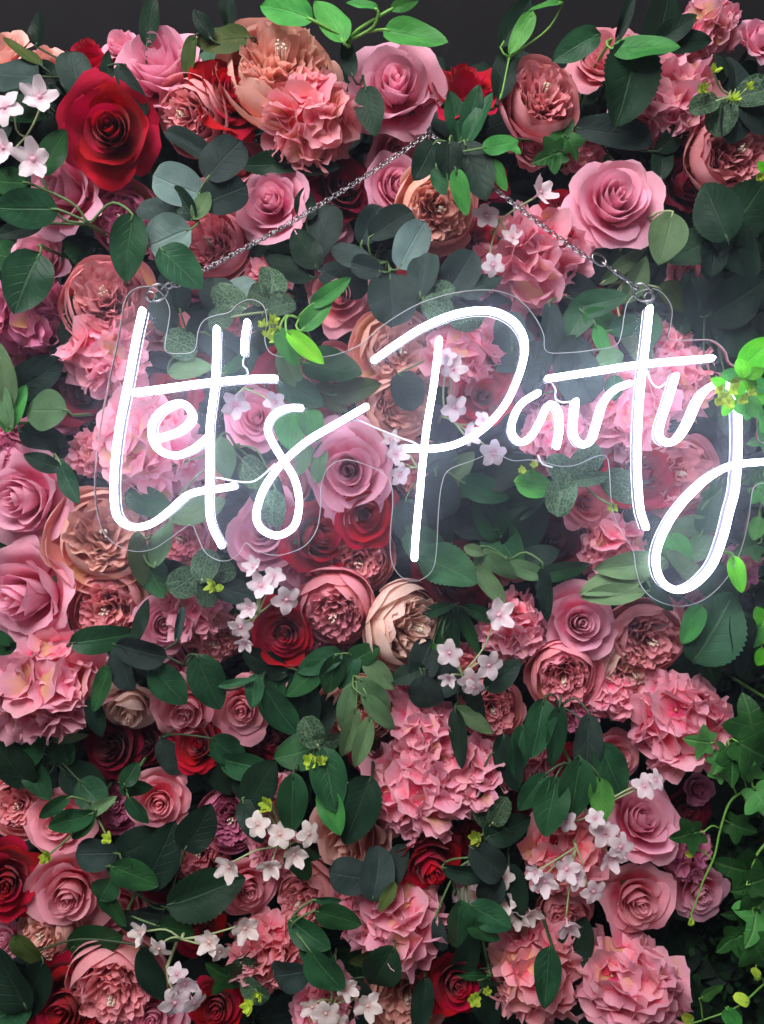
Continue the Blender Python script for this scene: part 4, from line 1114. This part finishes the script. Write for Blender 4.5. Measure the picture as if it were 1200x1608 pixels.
SP('cluster of soft pointed leaves under the round nodding peony', F2, (545, 1050), [('fic', 500, 1040, 80, 40, 200), ('fic', 478, 1068, 84, 40, 220), ('fic', 570, 1030, 60, 40, 30), ('fic', 545, 1055, 60, 36, -120), ('fic', 520, 1060, 66, 40, -100), ('sof', 595, 1058, 66, 34, -42)], stem=M_STEM)
SP('spray of slim pale leaves hanging over the blush peony', F3, (556, 1068), [('sof', 545, 1112, 78, 32, -102), ('sof', 549, 1152, 82, 32, -104), ('sof', 570, 1166, 84, 30, -106), ('sof', 588, 1092, 72, 36, -48), ('sof', 598, 1120, 86, 30, -46)], stem=M_STEM)
SP('broad dark leaves left in shade under the red rose below the s', F1, (440, 1060), [('fic', 432, 1075, 96, 56, -100), ('drk', 480, 1105, 100, 56, -80), ('fic', 440, 1120, 100, 56, -60), ('drk', 415, 1040, 80, 46, 150), ('drk', 505, 1130, 80, 44, -110)])
SP('dark round grey leaves below the cream peony', F2, (655, 1060), [('euc', 668, 1090, 60, 54, -80), ('euc', 668, 1035, 66, 54, 60), ('drk', 640, 1060, 60, 34, 200), ('euc', 700, 1070, 60, 50, 20, .01)])
SP('narrow leaf and dark blades beside the pink hydrangea and blossoms', F2, (720, 1110), [('sof', 745, 1130, 70, 28, -32), ('drk', 745, 1100, 80, 34, -70), ('drk', 720, 1160, 90, 30, -85), ('drk', 790, 1060, 70, 40, 40)])
SP('veined leaves with lime bud under the dark leaves', F2, (495, 1170), [('fit', 488, 1150, 50, 42, 120), ('fit', 512, 1165, 46, 38, 0), ('fic', 470, 1180, 80, 60, 190, .012)], [(488, 1196, 18), (505, 1196, 13)], name='veined_sprig', stem=M_STEMP)
SP('glossy hanging leaf beside the big hydrangea over pale blossoms', F3, (465, 1210), [('fic', 459, 1262, 94, 50, -92)])
SP('bright hanging leaf under a dark one beside the peach rose', F3, (505, 1190), [('fic', 518, 1225, 96, 58, -78), ('bri', 520, 1272, 76, 42, -68)])
SP('dark serrated leaf laid over the large peach rose', F3, (585, 1225), [('ros', 562, 1275, 108, 66, -112)])
SP('large pale lance leaves at the lower edge of the plate', F3, (1020, 905), [('sof', 968, 912, 118, 46, 200), ('sof', 990, 888, 110, 44, 188), ('sof', 962, 934, 96, 34, 186), ('fic', 1038, 940, 60, 24, -50)], stem=M_STEM)
SP('green serrated leaf at the foot of the P stem', F3, (668, 880), [('rog', 704, 894, 96, 70, -28), ('rog', 660, 850, 76, 60, 150, .012)])
SP('dark broad leaves below the a of Party', F1, (800, 830), [('drk', 830, 830, 100, 60, 40), ('fic', 790, 850, 100, 60, -60), ('drk', 840, 880, 80, 46, 20), ('fic', 770, 810, 90, 56, 120), ('euc', 740, 820, 70, 50, 160), ('fic', 815, 790, 80, 50, 10)])
SP('small bright leaf with lime bud under the hydrangea behind the a', F3, (830, 745), [('bri', 840, 762, 62, 46, -8)], [(820, 738, 11), (838, 732, 10)], stem=M_STEMB)
SP('dark veined leaves below the r of Party', F3, (905, 745), [('fit', 882, 738, 64, 42, 110), ('fit', 922, 722, 60, 44, 40), ('fit', 882, 778, 66, 48, -110), ('fit', 976, 762, 66, 50, -30), ('fit', 925, 752, 56, 24, 10)], [(962, 795, 12)], name='veined_sprig', stem=M_STEM)
SP('soft narrow leaves tumbling below the dark crimson rose', F2, (800, 880), [('sof', 786, 890, 70, 30, -40), ('sof', 830, 896, 66, 30, -20), ('sof', 770, 920, 80, 30, -50), ('fic', 890, 895, 80, 34, 10), ('sof', 745, 865, 34, 20, -20), ('sof', 760, 900, 80, 26, -75), ('drk', 855, 930, 90, 26, -85)], stem=M_STEM)
SP('dark fern-like tuft beside the pale blossoms below the P', F1, (710, 960), [('fic', 690, 990, 90, 22, -110), ('fic', 712, 1000, 96, 22, -90), ('fic', 735, 990, 86, 22, -65), ('fic', 680, 960, 70, 20, 200), ('fic', 760, 965, 70, 22, -20), ('fic', 700, 1030, 70, 20, -80), ('bri', 684, 1032, 50, 18, -80)], stem=M_STEM)
SP('big dark serrated leaf below the loop of the y', F3, (1095, 1035), [('rog', 1122, 985, 124, 92, 62), ('drk', 1160, 1010, 110, 60, -85, .012)])
SP('folded yellow-green leaf at the loop of the y', -.104, (1150, 870), [('neo', 1158, 902, 58, 28, -78)], stem=M_STEMB)
SP('bright lobed leaf under the loop of the y', F3, (1105, 960), [('bri', 1086, 980, 66, 36, 245)], stem=M_STEM)
SP('leaves inside the loop of the y behind the plate', F2, (1080, 840), [('sof', 1085, 825, 70, 34, 10), ('bri', 1065, 865, 66, 46, -60), ('sof', 1100, 860, 60, 40, 30), ('sof', 1075, 890, 80, 36, -50), ('fic', 1120, 800, 90, 46, 60), ('ivy', 1130, 770, 60, 60, 40), ('ros', 1130, 920, 90, 60, -40)], stem=M_STEM)
SP('row of dark hanging leaves above the coral hydrangea', F2, (880, 1110), [('fic', 846, 1145, 92, 52, -104), ('fic', 872, 1156, 100, 34, -96), ('euc', 922, 1172, 98, 46, -94), ('fic', 962, 1212, 96, 54, -68)])
SP('second row of glossy leaves with one bright leaf over the blossoms', F3, (900, 1205), [('fic', 836, 1244, 74, 38, 236), ('fic', 866, 1268, 92, 56, -104), ('fic', 904, 1240, 100, 58, -98), ('bri', 944, 1256, 76, 40, -84)])
SP('dark grey eucalyptus leaves beside the red rosebud', F3, (600, 1395), [('euc', 550, 1376, 66, 56, 170), ('euc', 592, 1372, 80, 54, 80), ('oli', 608, 1410, 50, 20, 240), ('euc', 622, 1360, 70, 36, 70, .012)])
SP('smooth oval leaf on a thin stalk under the red rosebud', F3, (715, 1405), [('fic', 720, 1452, 82, 48, -92)])
SP('grey leaves beside the pale half-hidden hydrangea', -.078, (760, 1345), [('euc', 766, 1352, 70, 52, -40), ('euc', 770, 1400, 60, 44, -120), ('drk', 735, 1370, 80, 30, -10), ('euc', 690, 1470, 60, 24, -80), ('fic', 770, 1440, 70, 46, -30), ('fic', 760, 1465, 60, 28, -30)], stem=M_STEM)
SP('dark serrated leaf under the ruffled hydrangea', F3, (610, 1485), [('ros', 598, 1524, 92, 60, -118), ('oli', 572, 1505, 50, 34, 200)])
SP('vine of dark oval leaves over the coral hydrangea', F3, (460, 1470), [('euc', 453, 1532, 64, 58, 200), ('fic', 512, 1524, 80, 56, -50), ('fic', 487, 1468, 74, 44, -30), ('fic', 532, 1442, 78, 40, -22), ('fic', 516, 1415, 44, 14, -4), ('fic', 500, 1500, 70, 40, -40, .008)], stem=M_STEM)
SP('slim dark leaf over the blush peony at the foot of the wall', F3, (668, 1540), [('drk', 662, 1584, 88, 36, -102)])
SP('dark leaf laid over the lower coral hydrangea', -.100, (870, 1495), [('fic', 858, 1534, 84, 46, -100)])
SP('dark leaves filling between the two lower hydrangeas', F1, (910, 1570), [('drk', 915, 1590, 110, 70, -70), ('drk', 905, 1480, 80, 60, 60), ('drk', 760, 1570, 90, 50, -70), ('drk', 735, 1500, 90, 40, 70), ('drk', 560, 1590, 90, 60, -90)])
SP('veined leaves with lime bud beside the hydrangea with a yellow petal', F2, (770, 1300), [('fit', 782, 1312, 50, 42, -40), ('fit', 760, 1275, 50, 36, 110), ('fit', 785, 1275, 50, 34, 60)], [(748, 1316, 18)], name='veined_sprig', stem=M_STEMP)
SP('round green leaves beside the tall pink rose with bright heart', F3, (178, 1378), [('fic', 164, 1400, 50, 46, 240), ('fic', 212, 1376, 80, 46, -28), ('fic', 178, 1428, 66, 40, -50, .01), ('euc', 150, 1342, 66, 52, 180, .012)], stem=M_STEM)
SP('grey green leaves above the thin blossom stems of the lower wall', F2, (200, 1430), [('euc', 218, 1446, 80, 40, -20), ('euc', 232, 1440, 80, 40, 10, .01), ('fic', 275, 1460, 60, 50, -20)], stem=M_STEM)
SP('dark serrated leaf beside the pink rose with cream blossom', F2, (270, 1430), [('ros', 325, 1402, 120, 72, 15), ('drk', 250, 1345, 110, 70, 60), ('drk', 310, 1300, 80, 60, 60), ('drk', 220, 1330, 90, 60, 20, .012)])
SP('pale pointed leaves across the pink rose of the lower wall', F3, (145, 1272), [('fic', 108, 1290, 84, 36, 200), ('fic', 130, 1296, 66, 30, 230), ('sof', 155, 1268, 60, 20, 30), ('fic', 85, 1268, 60, 24, 215)], [(170, 1318, 15), (74, 1345, 17)], stem=M_STEM)
SP('small dark leaves over the rim of the pink rose', F3, (205, 1225), [('fic', 214, 1236, 52, 38, -12), ('fic', 216, 1275, 56, 26, -60), ('fic', 205, 1215, 40, 30, 60)], stem=M_STEM)
SP('tangle of dark leaves under the largest hydrangea', F1, (90, 1190), [('fic', 45, 1165, 90, 60, 60), ('fic', 95, 1160, 90, 50, 100), ('drk', 130, 1225, 80, 60, -20), ('fic', 60, 1220, 80, 40, -60), ('drk', 20, 1200, 90, 60, 120), ('fic', 145, 1250, 66, 50, -40), ('sof', 110, 1158, 60, 18, 10)])
SP('dark broad leaves at the foot of the wall beside the peach peony', F2, (40, 1500), [('drk', 15, 1535, 110, 76, 120), ('oli', 45, 1495, 70, 36, -50), ('drk', 50, 1560, 110, 60, -110), ('fic', 10, 1590, 80, 60, 200), ('fic', 150, 1480, 100, 60, 20, .012), ('drk', 240, 1530, 90, 40, -70)])
SP('grey leaf hanging between the dark red roses', F1, (255, 1160), [('euc', 266, 1190, 62, 36, -60), ('fic', 360, 1180, 70, 46, -40), ('fic', 385, 1200, 80, 46, -10), ('drk', 340, 1215, 80, 50, -60), ('drk', 395, 1235, 80, 46, -50)])
SP('dark leaves and a lime bud near the pale blossom cluster', F2, (420, 1240), [('drk', 410, 1230, 90, 60, 60), ('drk', 395, 1290, 70, 40, -60), ('fic', 480, 1340, 50, 40, -20), ('fic', 470, 1360, 56, 44, -60)], [(422, 1265, 18)], stem=M_STEM)
SP('veined leaves with lime buds at the foot of the wall under a red rose', F2, (385, 1530), [('fit', 380, 1525, 56, 46, 80), ('fit', 400, 1555, 50, 40, -30), ('ivy', 350, 1530, 60, 60, 150)], [(392, 1580, 18), (405, 1560, 13)], name='veined_sprig', stem=M_STEM)
SP('small green leaves over the red rose at the foot of the wall', F2, (770, 1535), [('fic', 745, 1532, 50, 18, 175), ('fic', 775, 1545, 50, 24, -20)], [(745, 1570, 16), (765, 1558, 11)], stem=M_STEM)
SP('hanging leaves beside the pink rose with white blossom stems', F2, (800, 1180), [('drk', 800, 1200, 90, 46, -80), ('drk', 775, 1260, 80, 50, -60), ('fic', 815, 1180, 80, 40, -100), ('drk', 800, 1300, 80, 50, 20), ('drk', 808, 1400, 80, 44, -80)])

# ------------------------------------------------------------------ ivy and lime vines down the side
def vine(label, y, path, leaves, stem=M_STEMB, sr=.0019, buds=(), name='ivy_vine'):
    pts = [P(px, py, y + .004) for px, py in path]
    a = Vector((pts[0].x, PANEL_Y + .003, pts[0].z + .01))
    mw = Matrix.Translation(a); inv = mw.inverted()
    root = empty(name, mw); tag(root, label, 'ivy' if name == 'ivy_vine' else 'leaf sprig', 'vines beside the hedge')
    line = catmull([a, a.lerp(pts[0], .6)] + pts, .005)
    mb = MB(); tube(mb, line, [sr * (1 - .6 * i / len(line)) for i in range(len(line))], 6)
    for (k, px, py, ln, ang) in leaves:
        M, b, d = leaf_matrix(px, py, ln, ln * (1.0 if k[:2] == 'iv' else .7), ang, y + rnd.uniform(-.012, .008), rnd.uniform(-.3, .5), rnd.uniform(-.4, .4))
        obj('leaf', rnd.choice(SHAPES[KIND_SHAPE[k]]), LM[k], root, inv @ M)
        near = min(line, key=lambda q: (q - b).length)
        tube(mb, catmull([near, (near + b) / 2 + Vector((0, 0, .004)), b, b + d * .004], .005), [.0008] * 99, 5)
    for (px, py, r) in buds:
        c = P(px, py, y - .008)
        M = Matrix.Translation(c) @ frame((rnd.uniform(-.5, .5), -1, rnd.uniform(-.5, .5)), rnd.uniform(0, 6)) @ Matrix.Scale(r * S(y), 4)
        obj('bud', rnd.choice(BUDS), LM['lim'], root, inv @ M)
        near = min(line, key=lambda q: (q - c).length)
        tube(mb, catmull([near, (near + c) / 2 + Vector((0, .002, -.002)), c], .005), [.0008] * 99, 5)
    mb.v = [inv @ Vector(v) for v in mb.v]
    obj('stem', mb.mesh('stem'), stem, root)
vine('bright green ivy vine curling down beside the cupped rose', F2, [(1235, 1215), (1190, 1235), (1150, 1255), (1132, 1300), (1122, 1345), (1104, 1385), (1092, 1420), (1084, 1440)],
     [('ivy', 1078, 1312, 56, 200), ('ivb', 1200, 1262, 62, -60), ('ivb', 1128, 1205, 44, 120), ('ivy', 1165, 1300, 50, -20), ('lim', 1084, 1340, 18, 200), ('lim', 1085, 1448, 14, -100), ('ivb', 1180, 1200, 50, 40)])
vine('ivy vine with a pale leaf reaching over the large pink hydrangea', F3, [(1240, 1120), (1190, 1150), (1150, 1170), (1115, 1170)],
     [('ivb', 1098, 1164, 52, 170), ('ivb', 1128, 1200, 40, 250), ('ivy', 1178, 1130, 84, 100), ('ivy', 1185, 1180, 80, -30), ('ivy', 1150, 1200, 70, -90)])
vine('thick ivy trail of large leaves hanging at the hedge', F2, [(1215, 1300), (1185, 1350), (1180, 1410), (1190, 1480), (1185, 1540)],
     [('ivy', 1160, 1365, 80, 170), ('ivb', 1176, 1392, 60, 200), ('ivy', 1165, 1432, 66, 190), ('ivb', 1184, 1448, 84, -120), ('ivy', 1195, 1500, 70, -60), ('ivy', 1150, 1480, 60, 210), ('ivy', 1200, 1380, 60, 20)])
vine('thin yellow-green runner crossing the hedge at the foot of the wall', F2, [(1260, 1490), (1200, 1545), (1160, 1580), (1110, 1600), (1070, 1612)],
     [('lim', 1188, 1530, 22, 120), ('bri', 1118, 1558, 44, 30), ('lim', 1165, 1570, 26, 150), ('lim', 1080, 1600, 24, 150), ('bri', 1150, 1600, 40, -60)], sr=.0015)
vine('lime flowered sprig hanging in front of the y of Party', -.124, [(1250, 560), (1205, 575), (1175, 592), (1150, 600), (1138, 618)],
     [('neo', 1190, 556, 66, 45), ('bri', 1148, 590, 36, 170), ('neo', 1176, 600, 34, -20), ('neo', 1142, 640, 30, -110), ('bri', 1172, 645, 34, -90), ('neo', 1198, 628, 36, -40), ('neo', 1128, 600, 26, 150), ('neo', 1186, 585, 30, 20), ('bri', 1160, 640, 30, -70), ('bri', 1190, 605, 46, -30), ('bri', 1184, 640, 40, -60), ('neo', 1160, 615, 30, -90), ('bri', 1196, 662, 38, -80), ('neo', 1165, 578, 34, 110)],
     buds=[(1136, 624, 16), (1150, 612, 14), (1166, 628, 14), (1130, 612, 12), (1144, 634, 13), (1155, 598, 12), (1178, 618, 12), (1126, 632, 12)], name='lime_sprig', sr=.0012)
vine('lime leaf tip poking out beside the right-hand dusty peony', F3, [(1250, 250), (1215, 265), (1196, 275)], [('neo', 1198, 262, 24, 140)], buds=[(1193, 278, 12)], name='lime_sprig', sr=.001)
vine('small green ivy sprig beside the loop end of the y', F2, [(1250, 640), (1215, 690), (1200, 740), (1195, 800)],
     [('ivb', 1196, 690, 46, 200), ('ivy', 1185, 745, 50, 220), ('ivb', 1198, 780, 44, -60), ('bri', 1188, 830, 40, -100), ('ivy', 1175, 860, 50, 200)], sr=.0012)
vine('yellow-green leaf sprig below the hedge gap under the y', F2, [(1250, 930), (1215, 960), (1198, 990), (1196, 1030)],
     [('neo', 1196, 968, 36, 120), ('bri', 1186, 1000, 44, 240), ('neo', 1196, 1032, 32, -120)], sr=.0011, name='lime_sprig')

# ------------------------------------------------------------------ small pale blossoms
blossoms('white blossom pair in front of the large open red rose', F3 - .008, (40, 215), [(62, 152, 33, .2, .0), (52, 250, 36, .1, -.3), (8, 168, 34, -.3, .2), (5, 232, 30, -.3, -.2)])
blossoms('pale blossoms hanging between the peony and the short chain', F3 - .004, (785, 345), [(764, 338, 26, .1, .1), (775, 416, 22, .3, -.3), (850, 302, 30, .7, .3), (805, 372, 20, -.2, .3)])
blossoms('single white blossom behind the t and its crossbar', F3, (385, 610), [(370, 636, 28, .1, -.2), (432, 632, 22, .4, .2)])
blossoms('two pale blossoms beside the bright rose left of the P stem', F3, (655, 735), [(622, 712, 24, .5, .2), (628, 745, 22, .6, -.3), (614, 690, 18, -.2, .4)])
blossoms('spray of pale blossoms inside the bowl of the P', F3, (700, 655), [(712, 580, 26, .2, .2), (714, 640, 26, .3, -.3), (738, 682, 22, .6, .0), (775, 712, 26, .2, -.4), (700, 560, 20, -.4, .3), (760, 660, 20, .5, .4)])
blossoms('cluster of pale blossoms below the s', F3, (405, 965), [(410, 920, 26, .1, .3), (450, 942, 28, .5, -.3), (392, 955, 22, -.3, .0), (378, 985, 24, -.2, -.5), (430, 905, 22, .1, .5), (398, 890, 20, -.4, .4), (385, 1010, 18, -.2, -.7)])
blossoms('trailing pale blossoms beside the cream peony and fern', F3, (725, 1060), [(784, 966, 30, .1, .2), (706, 1026, 27, -.5, -.2), (768, 1045, 28, .4, -.1), (738, 1068, 25, .2, -.5), (705, 1065, 18, -.5, -.4), (745, 1080, 20, .0, -.6)])
blossoms('cluster of cream blossoms over the small pink hydrangea', F3, (435, 1330), [(405, 1295, 24, -.2, .3), (440, 1310, 26, .1, .2), (462, 1342, 26, .3, -.1), (425, 1360, 24, -.1, -.3), (485, 1310, 24, .6, .2), (360, 1362, 27, -.2, -.1)], cream=True)
blossoms('thin stem of cream blossoms above the large dusty peony', F3, (285, 1475), [(328, 1480, 24, -.3, .2), (385, 1458, 27, .3, .1), (250, 1490, 24, -.5, -.5), (220, 1465, 22, -.6, .3), (345, 1495, 20, .4, -.5)], cream=True)
blossoms('pale blossoms drooping over the rose at the foot of the wall', F3, (262, 1520), [(290, 1545, 28, .3, -.4), (275, 1575, 30, .2, -.2), (305, 1575, 24, .7, -.4), (278, 1530, 20, -.2, .3)])
blossoms('drooping white blossoms over the coral hydrangea', F3, (905, 1330), [(855, 1385, 26, -.3, -.2), (890, 1365, 26, .0, .2), (932, 1400, 25, .4, -.1), (892, 1455, 26, .0, -.6), (905, 1380, 22, .4, .3), (840, 1370, 18, -.6, .2)])
blossoms('peach white blossoms over the cupped rose', F3, (925, 1280), [(950, 1308, 28, .0, .2), (960, 1348, 26, .2, -.3), (975, 1330, 26, .4, .0), (1012, 1235, 24, .2, .5), (890, 1290, 20, -.4, .2), (935, 1285, 18, -.3, .4), (1030, 1225, 20, .6, .4)])
blossoms('white blossoms over the hydrangea at the foot of the wall', F3, (520, 1580), [(512, 1592, 26, .0, -.1), (545, 1552, 22, .5, .2), (490, 1582, 22, -.4, .0), (578, 1580, 26, .2, .3), (530, 1605, 22, .1, -.3)], cream=True)
blossoms('dim cream blossoms beside the lower coral hydrangea', F2, (800, 1430), [(812, 1440, 24, -.3, -.3), (835, 1436, 22, .3, -.4), (795, 1420, 20, -.4, .3), (790, 1378, 22, .0, .3)], cream=True)

# ------------------------------------------------------------------ leafy filler stems deep between the blooms
frg = random.Random(77)
used = set()
for gy in range(14):
    for gx in range(9):
        px = -60 + gx * 160 + frg.uniform(-55, 55); py = 175 + gy * 116 + frg.uniform(-45, 45)
        k = frg.choice(['drk', 'fic', 'drk', 'euc', 'ros', 'drk'])
        a0 = frg.uniform(0, 360)
        lv = []
        for i in range(5):
            a = a0 + i * 72 + frg.uniform(-25, 25); ln = frg.uniform(62, 100)
            lv.append((k, px + math.cos(math.radians(a)) * ln * .6, py - math.sin(math.radians(a)) * ln * .6, ln, ln * frg.uniform(.5, .72), a))
        yy = frg.uniform(.004, .040)
        desc = {'drk': 'dark', 'fic': 'glossy green', 'euc': 'grey-green', 'ros': 'serrated'}[k]
        near = min(BLOOMS, key=lambda q: (q[2] - px) ** 2 + (q[3] - py) ** 2)
        lab = desc + ' leafy stem deep behind the ' + near[8]
        if lab in used or len(lab.split()) > 16 or not (-30 < px < 1230 and 40 < py < 1640):
            lab = desc + ' leafy stem set deep among other stems behind the blooms'
        used.add(lab)
        sprig('filler_sprig', lab, yy, (px, py), lv, group='filler stems deep in the wall, ' + k.replace('drk', 'dark').replace('fic', 'glossy').replace('euc', 'grey-green').replace('ros', 'serrated'), rg=frg)

# ------------------------------------------------------------------ added thin volume, stands in for lens bloom round the tubes
nt = NT('bloom_volume')
pv = nt.n('ShaderNodeVolumePrincipled')
pv.inputs['Color'].default_value = (.80, .85, 1.0, 1)
pv.inputs['Density'].default_value = 0.095
pv.inputs['Anisotropy'].default_value = 0.92
nt.l(pv.outputs[0], nt.out.inputs['Volume'])
mb = MB(); box(mb, (0, -.40, -.10), (3.6, 1.44, 3.4))
tag(obj('bloom_haze', mb.mesh('bloom_haze', smooth=False), nt.m), kind='stuff')
